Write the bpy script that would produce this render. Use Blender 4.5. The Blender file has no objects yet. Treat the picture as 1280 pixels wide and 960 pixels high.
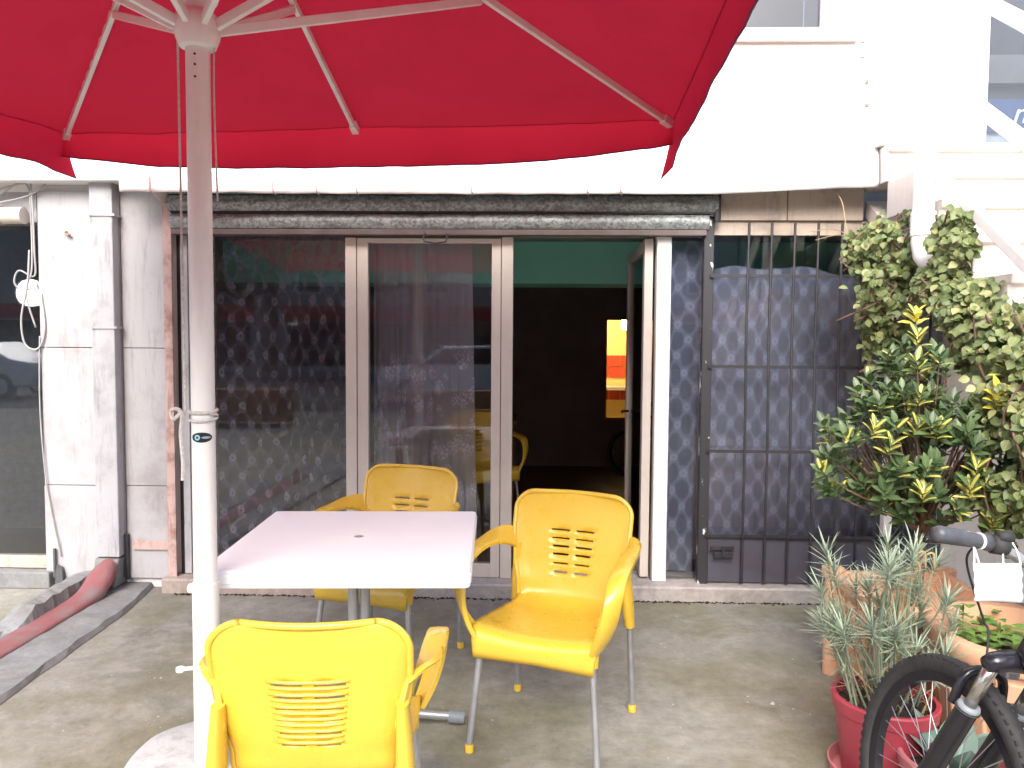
import bpy, bmesh, math, random
from mathutils import Vector, Matrix, noise as mnoise
R = math.radians
S = bpy.context.scene
col = S.collection
random.seed(7)

# ------------------------------------------------------------------ camera, light, exposure
cam_d = bpy.data.cameras.new('camera'); cam = bpy.data.objects.new('camera', cam_d); col.objects.link(cam)
cam_d.sensor_fit = 'HORIZONTAL'; cam_d.sensor_width = 36.0; cam_d.lens = 950 / 1280 * 36.0
cam_d.clip_start = 0.05; cam_d.clip_end = 600
cam.matrix_world = (Matrix.Translation((0, 0, 1.48)) @ Matrix.Rotation(R(1.6), 4, 'Z')
                    @ Matrix.Rotation(R(90 - 3.1), 4, 'X') @ Matrix.Rotation(R(0.4), 4, 'Z'))
S.camera = cam
SUN_EL, SUN_AZ = 40.0, 188.0            # azimuth: clockwise from +Y (the facade faces -Y)
W = bpy.data.worlds.new('World'); S.world = W; W.use_nodes = True
wn = W.node_tree.nodes; wl = W.node_tree.links
sky = wn.new('ShaderNodeTexSky'); sky.sky_type = 'NISHITA'; sky.sun_disc = False
sky.sun_elevation = R(SUN_EL); sky.sun_rotation = R(SUN_AZ)
sky.air_density = 1.0; sky.dust_density = 4.0; sky.ozone_density = 1.0
wn['Background'].inputs[1].default_value = 0.14
wl.new(sky.outputs[0], wn['Background'].inputs[0])
sd = bpy.data.lights.new('sun', 'SUN'); so = bpy.data.objects.new('sun', sd); col.objects.link(so)
sd.energy = 1.5; sd.angle = R(40); sd.color = (1.0, 0.99, 0.975)
az, el = R(SUN_AZ), R(SUN_EL)
sdir = Vector((math.sin(az) * math.cos(el), math.cos(az) * math.cos(el), math.sin(el)))
so.rotation_euler = sdir.to_track_quat('Z', 'Y').to_euler()
S.view_settings.view_transform = 'Standard'; S.view_settings.look = 'None'
S.view_settings.exposure = 1.62; S.view_settings.gamma = 1.0
S.cycles.transparent_max_bounces = 24; S.cycles.max_bounces = 10
S.cycles.use_denoising = True

# ------------------------------------------------------------------ node helpers
class NT:
    def __init__(s, name):
        s.m = bpy.data.materials.new(name); s.m.use_nodes = True
        s.t = s.m.node_tree; s.n = s.t.nodes; s.l = s.t.links
        s.p = s.n['Principled BSDF']; s.out = s.n['Material Output']
        s.tc = None
    def new(s, kind, **kw):
        n = s.n.new(kind)
        for k, v in kw.items(): setattr(n, k, v)
        return n
    def coord(s, which='Object', scale=(1, 1, 1)):
        if s.tc is None: s.tc = s.n.new('ShaderNodeTexCoord')
        mp = s.n.new('ShaderNodeMapping'); mp.inputs['Scale'].default_value = scale
        s.l.new(s.tc.outputs[which], mp.inputs[0]); return mp.outputs[0]
    def noise(s, scale, detail=6, rough=.6, vec=None, dist=0):
        n = s.n.new('ShaderNodeTexNoise'); n.inputs['Scale'].default_value = scale
        n.inputs['Detail'].default_value = detail; n.inputs['Roughness'].default_value = rough
        n.inputs['Distortion'].default_value = dist
        s.l.new(vec if vec is not None else s.coord(), n.inputs['Vector']); return n.outputs['Fac']
    def ramp(s, fac, stops):
        r = s.n.new('ShaderNodeValToRGB'); e = r.color_ramp.elements
        while len(e) < len(stops): e.new(0.5)
        for i, (p, c) in enumerate(stops):
            e[i].position = p; e[i].color = (c, c, c, 1) if not hasattr(c, '__len__') else (*c, 1)
        s.l.new(fac, r.inputs[0]); return r.outputs[0]
    def mix(s, fac, a, b, mode='MIX'):
        n = s.n.new('ShaderNodeMixRGB'); n.blend_type = mode
        for i, v in ((0, fac), (1, a), (2, b)):
            if hasattr(v, 'is_linked'): s.l.new(v, n.inputs[i])
            elif i == 0: n.inputs[0].default_value = v
            else: n.inputs[i].default_value = (*v, 1)
        return n.outputs[0]
    def math(s, op, a, b=None, c=None, clamp=False):
        n = s.n.new('ShaderNodeMath'); n.operation = op; n.use_clamp = clamp
        for i, v in enumerate((a, b, c)):
            if v is None: continue
            if hasattr(v, 'is_linked'): s.l.new(v, n.inputs[i])
            else: n.inputs[i].default_value = v
        return n.outputs[0]
    def step(s, v, lo, hi):
        n = s.n.new('ShaderNodeMapRange'); n.interpolation_type = 'SMOOTHSTEP'
        n.inputs['From Min'].default_value = lo; n.inputs['From Max'].default_value = hi
        s.l.new(v, n.inputs[0]); return n.outputs[0]
    def base(s, c):
        if hasattr(c, 'is_linked'): s.l.new(c, s.p.inputs['Base Color'])
        else: s.p.inputs['Base Color'].default_value = (*c, 1)
    def bump(s, h, strength=.3, dist=.01):
        b = s.n.new('ShaderNodeBump'); b.inputs['Strength'].default_value = strength
        b.inputs['Distance'].default_value = dist
        s.l.new(h, b.inputs['Height']); s.l.new(b.outputs[0], s.p.inputs['Normal']); return b.outputs[0]
    def set(s, rough=None, metal=None, spec=None):
        if rough is not None:
            if hasattr(rough, 'is_linked'): s.l.new(rough, s.p.inputs['Roughness'])
            else: s.p.inputs['Roughness'].default_value = rough
        if metal is not None: s.p.inputs['Metallic'].default_value = metal
        if spec is not None: s.p.inputs['Specular IOR Level'].default_value = spec
        return s

def simple(name, c1, c2=None, scale=8, rough=.6, metal=0, bump=.15, bdist=.004, bscale=None, spec=None):
    t = NT(name)
    if c2 is None: c2 = tuple(x * .8 for x in c1)
    f = t.ramp(t.noise(scale), [(.32, c2), (.68, c1)])
    t.base(f); t.set(rough, metal, spec)
    if bump: t.bump(t.noise(bscale or scale * 6, 4), bump, bdist)
    return t.m

def painted(name, c, dirt, amount=.5, scale=3, chips=None, rough=.55, bump=.2, streak=True):
    """paint or cladding with stains, streaks and small chips"""
    t = NT(name)
    n1 = t.noise(scale, 8, .65)
    n2 = t.noise(9, 8, .7, t.coord('Object', (3, 3, .35))) if streak else t.noise(5)
    a = t.math('MULTIPLY', t.step(n1, .45, .75), amount)
    b = t.math('MULTIPLY', t.step(n2, .5, .72), amount * .8)
    cc = t.mix(b, t.mix(a, c, dirt), dirt)
    if chips:
        n3 = t.noise(38, 5, .7, t.coord('Object', (1, 1, .5)))
        cc = t.mix(t.step(n3, .69, .73), cc, chips)
    t.base(cc); t.set(rough); t.bump(t.noise(26, 8), bump, .006)
    return t.m

M = {}
M['clad'] = painted('white_cladding', (.42, .415, .44), (.24, .215, .22), .7, 2.5, (.07, .055, .055))
M['downpipe'] = painted('grey_painted_sheet', (.42, .43, .46), (.20, .19, .20), .8, 4, (.14, .13, .13), .45)
M['plaster'] = painted('white_plaster', (.80, .78, .76), (.66, .62, .60), .4, 1.5)
M['white'] = painted('white_metal_paint', (.78, .78, .77), (.55, .5, .46), .22, 5, None, .38, .05)
M['cream'] = painted('cream_aluminium', (.62, .57, .51), (.46, .41, .36), .35, 4, None, .4, .05)
M['beige'] = painted('beige_stone_panel', (.50, .42, .35), (.26, .21, .18), .75, 5, (.1, .08, .06), .6)
M['stair'] = painted('stair_paint', (.74, .68, .63), (.52, .44, .38), .45, 3)
M['rust'] = painted('rusty_angle', (.50, .36, .33), (.20, .08, .04), .9, 9, (.04, .02, .015), .75, .4)
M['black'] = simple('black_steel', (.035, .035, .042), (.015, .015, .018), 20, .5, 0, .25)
M['glossblack'] = simple('black_bike_paint', (.018, .018, .025), (.012, .012, .016), 6, .22, 0, 0)
M['rubber'] = simple('black_rubber', (.035, .035, .037), (.018, .018, .02), 30, .7, 0, .3)
M['grip'] = simple('grip_rubber', (.075, .08, .095), (.05, .055, .065), 25, .45, 0, .4, .003, 160)
M['steel'] = simple('brushed_aluminium', (.52, .54, .57), (.42, .43, .46), 12, .36, .75, .05)
M['chrome'] = simple('fork_chrome', (.5, .48, .44), (.38, .36, .33), 12, .22, .9, 0)
M['wire'] = simple('grey_cable', (.42, .42, .42), (.3, .3, .3), 10, .6)
M['rope'] = simple('white_rope', (.72, .70, .68), (.5, .48, .46), 90, .9, 0, .8, .004, 300)
M['terracotta'] = painted('terracotta', (.64, .36, .22), (.56, .40, .30), .6, 5, None, .75, .3)
M['redpot'] = simple('red_plastic', (.40, .05, .075), (.33, .045, .065), 4, .42, 0, .04)
M['pinkpot'] = simple('faded_pink_plastic', (.56, .20, .21), (.48, .16, .18), 6, .5, 0, .08)
M['soil'] = simple('soil', (.05, .032, .022), (.02, .013, .01), 40, .95, 0, 1, .02, 60)
M['bark'] = simple('bark', (.20, .12, .085), (.10, .06, .045), 30, .9, 0, .8, .008, 40)
M['teal'] = simple('teal_wall', (.30, .78, .63), (.27, .72, .58), 2, .7)
M['darkwall'] = simple('dim_inner_wall', (.27, .20, .18), (.20, .15, .135), 2, .8)
M['ceil'] = simple('inner_ceiling', (.42, .40, .38), (.36, .34, .33), 2, .9)
M['yellowwall'] = simple('yellow_wall', (.82, .66, .26), (.77, .60, .22), 2, .7)
M['redtile'] = simple('red_tile', (.62, .10, .05), (.52, .08, .04), 4, .3, 0, 0)
M['innerfloor'] = simple('inner_floor', (.075, .032, .024), (.05, .024, .018), 3, .3, 0, .05)
M['mask'] = simple('white_mask_cloth', (.80, .82, .84), (.74, .77, .80), 20, .85, 0, .25, .003, 120)
M['wood'] = simple('orange_wood', (.34, .14, .05), (.22, .09, .035), 6, .5)
M['asphalt'] = simple('asphalt', (.06, .06, .062), (.04, .04, .042), 5, .85, 0, .6, .01, 90)
M['tabletop'] = simple('white_tabletop', (.86, .88, .90), (.82, .84, .87), 3, .6, 0, .03, spec=.15)
M['greyplastic'] = simple('grey_plastic', (.22, .25, .28), (.18, .2, .22), 10, .5)
M['car'] = simple('silver_car_paint', (.66, .72, .80), (.62, .68, .76), 2, .25, .1, 0)
M['carglass'] = simple('dark_car_glass', (.015, .018, .022), (.015, .018, .022), 2, .06, 0, 0)
M['houseA'] = painted('far_plaster', (.42, .38, .34), (.28, .25, .22), .5, 1)
M['redfascia'] = simple('red_fascia', (.45, .03, .03), (.38, .025, .025), 2, .5)
M['blue_sign'] = simple('blue_sign_panel', (.018, .06, .20), (.014, .045, .16), 3, .35)
M['wire2'] = simple('dim_band', (.13, .13, .14), (.10, .10, .11), 4, .6)
M['bluewhite'] = simple('pale_sign_strip', (.34, .40, .50), (.28, .34, .44), 3, .4)
M['stickercyan'] = simple('cyan_print', (.25, .62, .72), (.22, .58, .68), 5, .4, 0, 0)
M['stickerblack'] = simple('black_label_print', (.012, .012, .02), (.01, .01, .015), 5, .3, 0, 0)
M['redrubber'] = painted('red_hose_cloth', (.24, .085, .09), (.19, .16, .16), .9, 6, None, .75, .5, False)

def emit(name, c, s):
    t = NT(name); t.p.inputs['Base Color'].default_value = (*c, 1)
    t.p.inputs['Emission Color'].default_value = (*c, 1); t.p.inputs['Emission Strength'].default_value = s
    return t.m
M['lamp'] = emit('warm_lamp', (1, .86, .55), 9)
M['signlamp'] = emit('white_sign_lamp', (1, 1, 1), 9)
M['redlamp'] = emit('red_lamp', (1, .08, .08), 3)

def plastic():
    t = NT('yellow_plastic')
    f = t.noise(3, 5)
    t.base(t.ramp(f, [(.3, (.68, .435, .04)), (.7, (.72, .49, .055))]))
    t.set(t.ramp(t.noise(14, 6), [(.35, .24), (.7, .42)]), 0, .6); t.p.inputs['Subsurface Weight'].default_value = 0
    t.bump(t.noise(420, 2), .06, .001); t.p.inputs['Coat Weight'].default_value = .25; t.p.inputs['Coat Roughness'].default_value = .25; return t.m
M['yellow'] = plastic()

def galvanised():
    t = NT('galvanised_slat')
    v = t.new('ShaderNodeTexVoronoi'); v.inputs['Scale'].default_value = 75
    t.l.new(t.coord('Object', (1, 1, 1)), v.inputs['Vector'])
    s1 = t.new('ShaderNodeSeparateColor'); t.l.new(v.outputs['Color'], s1.inputs[0])
    g = t.ramp(s1.outputs[0], [(0, (.17, .19, .195)), (1, (.42, .46, .46))])
    st = t.step(t.noise(7, 8, .7, t.coord('Object', (.6, 1, 3))), .48, .72)
    t.base(t.mix(t.math('MULTIPLY', st, .7), g, (.10, .075, .065)))
    t.set(.55, .35); t.bump(t.noise(60), .15, .003); return t.m
M['galv'] = galvanised()

def peeling():
    t = NT('black_post_with_peeling_white')
    n = t.noise(7, 8, .62, t.coord('Object', (2.5, 2.5, 1)))
    f = t.step(n, .615, .63)
    t.base(t.mix(f, (.03, .03, .036), (.72, .73, .75))); t.set(.5); t.bump(f, .4, .002); return t.m
M['peel'] = peeling()

def concrete(name, a, b, moss, mossamt, crack=True):
    t = NT(name)
    n1 = t.noise(1.3, 10, .62); n2 = t.noise(4.2, 10, .7); n3 = t.noise(45, 6, .7)
    c = t.ramp(n2, [(.3, b), (.7, a)])
    c = t.mix(t.math('MULTIPLY', t.step(n1, .42, .60), mossamt), c, moss)
    n4 = t.noise(2.3, 10, .75, None, .6)
    c = t.mix(t.math('MULTIPLY', t.step(n4, .53, .68), .5), c, tuple(x * .52 for x in b))
    n5 = t.noise(16, 9, .75); c = t.mix(1, c, t.ramp(n5, [(.3, .74), (.7, 1.16)]), 'MULTIPLY')
    n6 = t.noise(.9, 8, .7, None, 1.2); c = t.mix(t.math('MULTIPLY', t.step(n6, .52, .60), .35), c, tuple(x * .6 for x in b))
    spk = t.step(n3, .63, .70); c = t.mix(t.math('MULTIPLY', spk, .6), c, tuple(x * .35 for x in b))
    sp2 = t.step(t.noise(70, 3, .6), .70, .75); c = t.mix(t.math('MULTIPLY', sp2, .5), c, tuple(min(1, x * 1.5) for x in a))
    if crack:
        v = t.new('ShaderNodeTexVoronoi'); v.feature = 'DISTANCE_TO_EDGE'; v.inputs['Scale'].default_value = .55
        wv = t.new('ShaderNodeVectorMath'); wv.operation = 'ADD'
        nz = t.new('ShaderNodeTexNoise'); nz.inputs['Scale'].default_value = 3; nz.inputs['Detail'].default_value = 6
        t.l.new(t.coord(), nz.inputs['Vector']); sc = t.new('ShaderNodeVectorMath'); sc.operation = 'SCALE'; sc.inputs['Scale'].default_value = .35
        t.l.new(nz.outputs['Color'], sc.inputs[0]); t.l.new(t.coord(), wv.inputs[0]); t.l.new(sc.outputs[0], wv.inputs[1])
        t.l.new(wv.outputs[0], v.inputs['Vector'])
        cr = t.math('SUBTRACT', 1, t.step(v.outputs['Distance'], .0, .006))
        c = t.mix(t.math('MULTIPLY', cr, .55), c, (.05, .05, .045))
    t.base(c)
    t.set(t.ramp(n1, [(.35, .85), (.65, .55)]))
    t.bump(t.mix(.5, n5, n3), .5, .012); return t.m
M['ground'] = concrete('concrete_yard', (.345, .335, .30), (.23, .22, .195), (.18, .172, .10), .72, False)
M['strip'] = concrete('grey_concrete_strip', (.27, .28, .29), (.19, .195, .20), (.17, .165, .13), .35, False)
M['whiteconc'] = painted('whitewashed_concrete', (.44, .44, .45), (.22, .215, .215), .75, 14, (.12, .115, .115), .95, 1.0, False)
M['sill'] = concrete('worn_white_sill', (.52, .49, .48), (.42, .39, .38), (.34, .30, .27), .4, False)
M['pinkstone'] = concrete('pinkish_stone', (.46, .38, .34), (.36, .29, .26), (.25, .22, .18), .4, False)

def canvas(name='red_canvas', through=.10):
    t = NT(name); t.n.remove(t.p)
    w = t.noise(300, 2); st = t.noise(2.5, 6)
    c = t.mix(t.math('MULTIPLY', t.step(st, .42, .66), .45), (.50, .032, .066), (.43, .027, .06))
    d = t.new('ShaderNodeBsdfDiffuse'); tr = t.new('ShaderNodeBsdfTranslucent')
    t.l.new(c, d.inputs[0]); t.l.new(t.mix(1, c, (1.1, .6, .8), 'MULTIPLY'), tr.inputs[0])
    b = t.new('ShaderNodeBump'); b.inputs['Strength'].default_value = .15; b.inputs['Distance'].default_value = .002
    t.l.new(w, b.inputs['Height']); t.l.new(b.outputs[0], d.inputs['Normal'])
    m = t.new('ShaderNodeMixShader'); m.inputs[0].default_value = through
    t.l.new(d.outputs[0], m.inputs[1]); t.l.new(tr.outputs[0], m.inputs[2]); t.l.new(m.outputs[0], t.out.inputs[0]); return t.m
M['canvas'] = canvas()
M['valance'] = canvas('red_valance_canvas', .30)
M['hem'] = simple('dark_wine_hem', (.16, .02, .09), (.12, .015, .07), 30, .8)

def tarp():
    t = NT('white_plastic_sheet')
    n = t.noise(4, 8, .65)
    c = t.mix(t.step(n, .5, .72), (.80, .79, .80), (.62, .56, .56))
    n2 = t.noise(30, 6, .7, t.coord('Object', (1, 1, .25)))
    c = t.mix(t.math('MULTIPLY', t.step(n2, .66, .74), .6), c, (.35, .22, .17))
    t.base(c); t.set(.42); t.bump(t.noise(7, 6), .4, .02); return t.m
M['tarp'] = tarp()

def glass(name, tint=(.86, .88, .9), add=.0):
    t = NT(name); t.n.remove(t.p)
    tr = t.new('ShaderNodeBsdfTransparent'); tr.inputs[0].default_value = (*tint, 1)
    g = t.new('ShaderNodeBsdfGlossy'); g.inputs['Roughness'].default_value = .015
    fr = t.new('ShaderNodeFresnel'); fr.inputs[0].default_value = 1.5
    fac = t.math('ADD', fr.outputs[0], add, clamp=True)
    m = t.new('ShaderNodeMixShader'); t.l.new(fac, m.inputs[0])
    t.l.new(tr.outputs[0], m.inputs[1]); t.l.new(g.outputs[0], m.inputs[2]); t.l.new(m.outputs[0], t.out.inputs[0]); return t.m
M['glass'] = glass('window_glass', (.95, .965, .98), .012)
M['mirrorglass'] = glass('reflecting_upper_glass', (.5, .55, .6), .06)

def lace(name, kind, thread=(.50, .49, .53), ground=.30, top=.86, cu=.15, cv=.215):
    t = NT(name); t.n.remove(t.p)
    uv = t.new('ShaderNodeTexCoord'); sp = t.new('ShaderNodeSeparateXYZ'); t.l.new(uv.outputs['UV'], sp.inputs[0])
    u, v = sp.outputs[0], sp.outputs[1]
    fine = t.noise(120, 3, .7, uv.outputs['UV'])
    if kind == 'rosette':
        k = cv / cu
        wob = t.math('MULTIPLY', t.math('SUBTRACT', t.noise(2.2, 3, .5, uv.outputs['UV']), .5), .16)
        wob2 = t.math('MULTIPLY', t.math('SUBTRACT', t.noise(3.1, 3, .5, uv.outputs['UV']), .5), .12)
        un = t.math('DIVIDE', t.math('ADD', u, wob), cu); vn = t.math('DIVIDE', t.math('ADD', v, wob2), cv)
        ax = t.math('ABSOLUTE', t.math('SUBTRACT', t.math('FRACT', un), .5)); ay = t.math('ABSOLUTE', t.math('SUBTRACT', t.math('FRACT', vn), .5))
        bx = t.math('SUBTRACT', .5, ax); by = t.math('SUBTRACT', .5, ay)
        hyp = lambda p, q, m: t.math('SQRT', t.math('ADD', t.math('POWER', p, 2), t.math('POWER', t.math('MULTIPLY', q, m), 2)))
        d = t.math('MINIMUM', hyp(ax, ay, 1), hyp(bx, by, 1)); rr = t.math('MINIMUM', hyp(ax, by, k), hyp(bx, ay, k))
        jit = t.math('MULTIPLY', t.math('SUBTRACT', fine, .5), .26)
        dj = t.math('ADD', d, jit); rj = t.math('ADD', rr, t.math('MULTIPLY', jit, .9))
        net = t.math('MULTIPLY', t.step(dj, .23, .38), .56)
        ros = t.math('SUBTRACT', 1, t.step(rj, .15, .21))
        dot = t.math('MULTIPLY', t.step(rr, .02, .05), 1)
        mot = t.math('MULTIPLY', t.math('MAXIMUM', net, ros), t.math('ADD', .35, t.math('MULTIPLY', dot, .65)))
    else:
        vo = t.new('ShaderNodeTexVoronoi'); vo.inputs['Scale'].default_value = 9; t.l.new(uv.outputs['UV'], vo.inputs['Vector'])
        vf = t.new('ShaderNodeTexVoronoi'); vf.inputs['Scale'].default_value = 38; vf.feature = 'DISTANCE_TO_EDGE'; t.l.new(uv.outputs['UV'], vf.inputs['Vector'])
        d = vo.outputs['Distance']
        petal = t.math('MULTIPLY', t.step(vf.outputs['Distance'], .04, .16), t.math('SUBTRACT', 1, t.step(d, .40, .56)))
        ring = t.math('SUBTRACT', 1, t.step(t.math('ABSOLUTE', t.math('SUBTRACT', d, .18)), .02, .06))
        m0 = t.math('MAXIMUM', petal, t.math('MULTIPLY', ring, .7))
        band = t.math('MULTIPLY', t.step(v, .50, .62), t.math('SUBTRACT', 1, t.step(v, 1.30, 1.5)))
        big = t.step(t.noise(3.5, 3, .6, uv.outputs['UV']), 0.30, .42)
        mot = t.math('MULTIPLY', t.math('MULTIPLY', m0, t.math('MULTIPLY', band, big)), 1.0)
    alpha = t.math('ADD', ground, t.math('MULTIPLY', mot, top - ground), clamp=True)
    alpha = t.math('MULTIPLY', alpha, t.math('ADD', .82, t.math('MULTIPLY', fine, .36)), clamp=True)
    di = t.new('ShaderNodeBsdfDiffuse'); di.inputs[0].default_value = (*thread, 1)
    tl = t.new('ShaderNodeBsdfTranslucent'); tl.inputs[0].default_value = (*thread, 1)
    m1 = t.new('ShaderNodeMixShader'); m1.inputs[0].default_value = .3; t.l.new(di.outputs[0], m1.inputs[1]); t.l.new(tl.outputs[0], m1.inputs[2])
    tr = t.new('ShaderNodeBsdfTransparent'); m2 = t.new('ShaderNodeMixShader'); t.l.new(alpha, m2.inputs[0])
    t.l.new(tr.outputs[0], m2.inputs[1]); t.l.new(m1.outputs[0], m2.inputs[2]); t.l.new(m2.outputs[0], t.out.inputs[0]); return t.m
M['lace_left'] = lace('dark_lace', 'rosette', (.38, .36, .44), .15, .66, .15, .215)
M['lace_floral'] = lace('floral_lace', 'floral', (.84, .80, .92), .54, 1.0)
M['lace_grille'] = lace('shade_tinted_lace', 'rosette', (.38, .41, .57), .46, 1.0, .14, .20)  # bluish shade from the sky is tinted into the thread colour

def leafmat(name, c1, c2, edge=None, rough=.42):
    """two greens picked per leaf; edge gives a second colour along the leaf's middle"""
    t = NT(name)
    oi = t.new('ShaderNodeObjectInfo')
    at = t.new('ShaderNodeAttribute'); at.attribute_name = 'tone'
    f = t.math('FRACT', t.math('ADD', oi.outputs['Random'], at.outputs['Fac']))
    c = t.ramp(f, [(0, c1), (1, c2)])
    uv = t.new('ShaderNodeTexCoord'); sp = t.new('ShaderNodeSeparateXYZ'); t.l.new(uv.outputs['UV'], sp.inputs[0])
    x = t.math('ABSOLUTE', t.math('SUBTRACT', sp.outputs[0], .5))
    if edge:
        jit = t.math('MULTIPLY', t.math('SUBTRACT', t.noise(60, 3), .5), .25)
        c = t.mix(t.math('SUBTRACT', 1, t.step(t.math('ADD', x, jit), .16, .24)), c, edge)
    vein = t.math('SUBTRACT', 1, t.step(x, .015, .05))
    c = t.mix(t.math('MULTIPLY', vein, .35), c, tuple(min(1, q * 2.2) for q in c2))
    t.base(c); t.set(rough, 0, .5)
    p = t.p; p.inputs['Transmission Weight'].default_value = 0
    tl = t.new('ShaderNodeBsdfTranslucent'); t.l.new(c, tl.inputs[0])
    m = t.new('ShaderNodeMixShader'); m.inputs[0].default_value = .22
    t.l.new(p.outputs[0], m.inputs[1]); t.l.new(tl.outputs[0], m.inputs[2]); t.l.new(m.outputs[0], t.out.inputs[0]); return t.m
M['leaf_dark'] = leafmat('glossy_dark_leaf', (.045, .085, .034), (.11, .17, .065))
M['leaf_var'] = leafmat('variegated_leaf', (.05, .11, .05), (.10, .16, .05), (.62, .55, .12))
M['leaf_yellow'] = leafmat('yellow_leaf', (.72, .55, .04), (.66, .60, .10))
M['leaf_ivy'] = leafmat('climber_leaf', (.10, .155, .055), (.22, .26, .10), None, .5)
M['leaf_seed'] = leafmat('fresh_green_leaf', (.12, .24, .05), (.22, .32, .08), None, .5)
M['leaf_blue'] = leafmat('blue_green_leaf', (.17, .24, .18), (.32, .38, .28), None, .55)
M['leaf_agave'] = leafmat('agave_leaf', (.16, .27, .22), (.22, .32, .27), None, .5)
M['leaf_far'] = leafmat('far_tree_leaf', (.03, .06, .025), (.06, .10, .035), None, .6)
M['dryleaf'] = leafmat('dry_stem', (.34, .24, .12), (.45, .36, .2), None, .8)

# ------------------------------------------------------------------ mesh builder
class B:
    def __init__(s): s.v = []; s.f = []; s.uv = {}
    def add(s, vs, fs):
        o = len(s.v); s.v += [Vector(p) for p in vs]; s.f += [tuple(i + o for i in f) for f in fs]; return s
    def box(s, x0, x1, y0, y1, z0, z1):
        return s.add([(x0, y0, z0), (x1, y0, z0), (x1, y1, z0), (x0, y1, z0), (x0, y0, z1), (x1, y0, z1), (x1, y1, z1), (x0, y1, z1)],
                     [(0, 3, 2, 1), (4, 5, 6, 7), (0, 1, 5, 4), (1, 2, 6, 5), (2, 3, 7, 6), (3, 0, 4, 7)])
    def prism(s, poly, ax, a, b):
        """poly in the two other axes, extruded from a to b along ax (0,1,2)"""
        n = len(poly); vs = []
        for t in (a, b):
            for (p, q) in poly:
                vs.append((t, p, q) if ax == 0 else (p, t, q) if ax == 1 else (p, q, t))
        fs = [tuple(range(n)), tuple(range(2 * n - 1, n - 1, -1))]
        fs += [(i, i + n, (i + 1) % n + n, (i + 1) % n) for i in range(n)]
        return s.add(vs, fs)
    def tube(s, pts, r, seg=10, cap=True, closed=False):
        pts = [Vector(p) for p in pts]; n = len(pts)
        rr = r if hasattr(r, '__len__') else [r] * n
        up = None; vs = []; fs = []
        for i, p in enumerate(pts):
            if closed: t = pts[(i + 1) % n] - pts[i - 1]
            else: t = pts[min(i + 1, n - 1)] - pts[max(i - 1, 0)]
            t.normalize()
            if up is None: up = t.orthogonal().normalized()
            else: up = (up - t * up.dot(t)).normalized()
            w = t.cross(up)
            for k in range(seg):
                a = 2 * math.pi * k / seg
                vs.append(p + (up * math.cos(a) + w * math.sin(a)) * rr[i])
        m = n if closed else n - 1
        for i in range(m):
            for k in range(seg):
                j = (i + 1) % n
                fs.append((i * seg + k, i * seg + (k + 1) % seg, j * seg + (k + 1) % seg, j * seg + k))
        if cap and not closed:
            fs.append(tuple(range(seg - 1, -1, -1))); fs.append(tuple((n - 1) * seg + k for k in range(seg)))
        return s.add(vs, fs)
    def bar(s, a, b, w, h, up=(0, 0, 1)):
        a, b = Vector(a), Vector(b); t = (b - a).normalized(); x = t.cross(Vector(up))
        if x.length < 1e-4: x = t.orthogonal()
        x.normalize(); y = x.cross(t).normalized(); vs = []
        for p in (a, b):
            for sx, sy in ((-1, -1), (1, -1), (1, 1), (-1, 1)): vs.append(p + x * sx * w / 2 + y * sy * h / 2)
        return s.add(vs, [(0, 1, 2, 3), (7, 6, 5, 4), (0, 4, 5, 1), (1, 5, 6, 2), (2, 6, 7, 3), (3, 7, 4, 0)])
    def lathe(s, prof, c=(0, 0, 0), seg=32, fn=None, a0=0):
        """prof: (r, z) pairs; fn(angle, r, z) -> radius"""
        vs = []; fs = []; n = len(prof)
        for (r, z) in prof:
            for k in range(seg):
                a = 2 * math.pi * k / seg + a0; q = fn(a, r, z) if fn else r
                vs.append((c[0] + q * math.cos(a), c[1] + q * math.sin(a), c[2] + z))
        for i in range(n - 1):
            for k in range(seg):
                fs.append((i * seg + k, i * seg + (k + 1) % seg, (i + 1) * seg + (k + 1) % seg, (i + 1) * seg + k))
        fs.append(tuple(range(seg - 1, -1, -1))); fs.append(tuple((n - 1) * seg + k for k in range(seg)))
        return s.add(vs, fs)
    def grid(s, nu, nv, fn, skip=None):
        """fn(i, j) -> point for i in 0..nu, j in 0..nv"""
        vs = [fn(i, j) for j in range(nv + 1) for i in range(nu + 1)]
        fs = [(j * (nu + 1) + i, j * (nu + 1) + i + 1, (j + 1) * (nu + 1) + i + 1, (j + 1) * (nu + 1) + i)
              for j in range(nv) for i in range(nu) if not (skip and skip(i, j))]
        return s.add(vs, fs)
    def mesh(s, name, mat, off=(0, 0, 0), smooth=False):
        me = bpy.data.meshes.new(name); o = Vector(off)
        me.from_pydata([tuple(v - o) for v in s.v], [], s.f); me.materials.append(mat)
        bm = bmesh.new(); bm.from_mesh(me); bmesh.ops.recalc_face_normals(bm, faces=bm.faces); bm.to_mesh(me); bm.free()
        if smooth:
            for p in me.polygons: p.use_smooth = True
        me.update(); return me
    def build(s, name, mat, parent=None, smooth=False, bevel=0, auto=None, off=None):
        if off is None: off = root_loc(parent) if parent is not None else (0, 0, 0)
        o = bpy.data.objects.new(name, s.mesh(name, mat, off, smooth)); col.objects.link(o)
        if parent is not None: o.parent = parent
        if bevel:
            m = o.modifiers.new('bevel', 'BEVEL'); m.width = bevel; m.segments = 2; m.limit_method = 'ANGLE'
        if auto:
            try: o.data.set_sharp_from_angle(angle=R(auto))
            except Exception: pass
        return o

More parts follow.
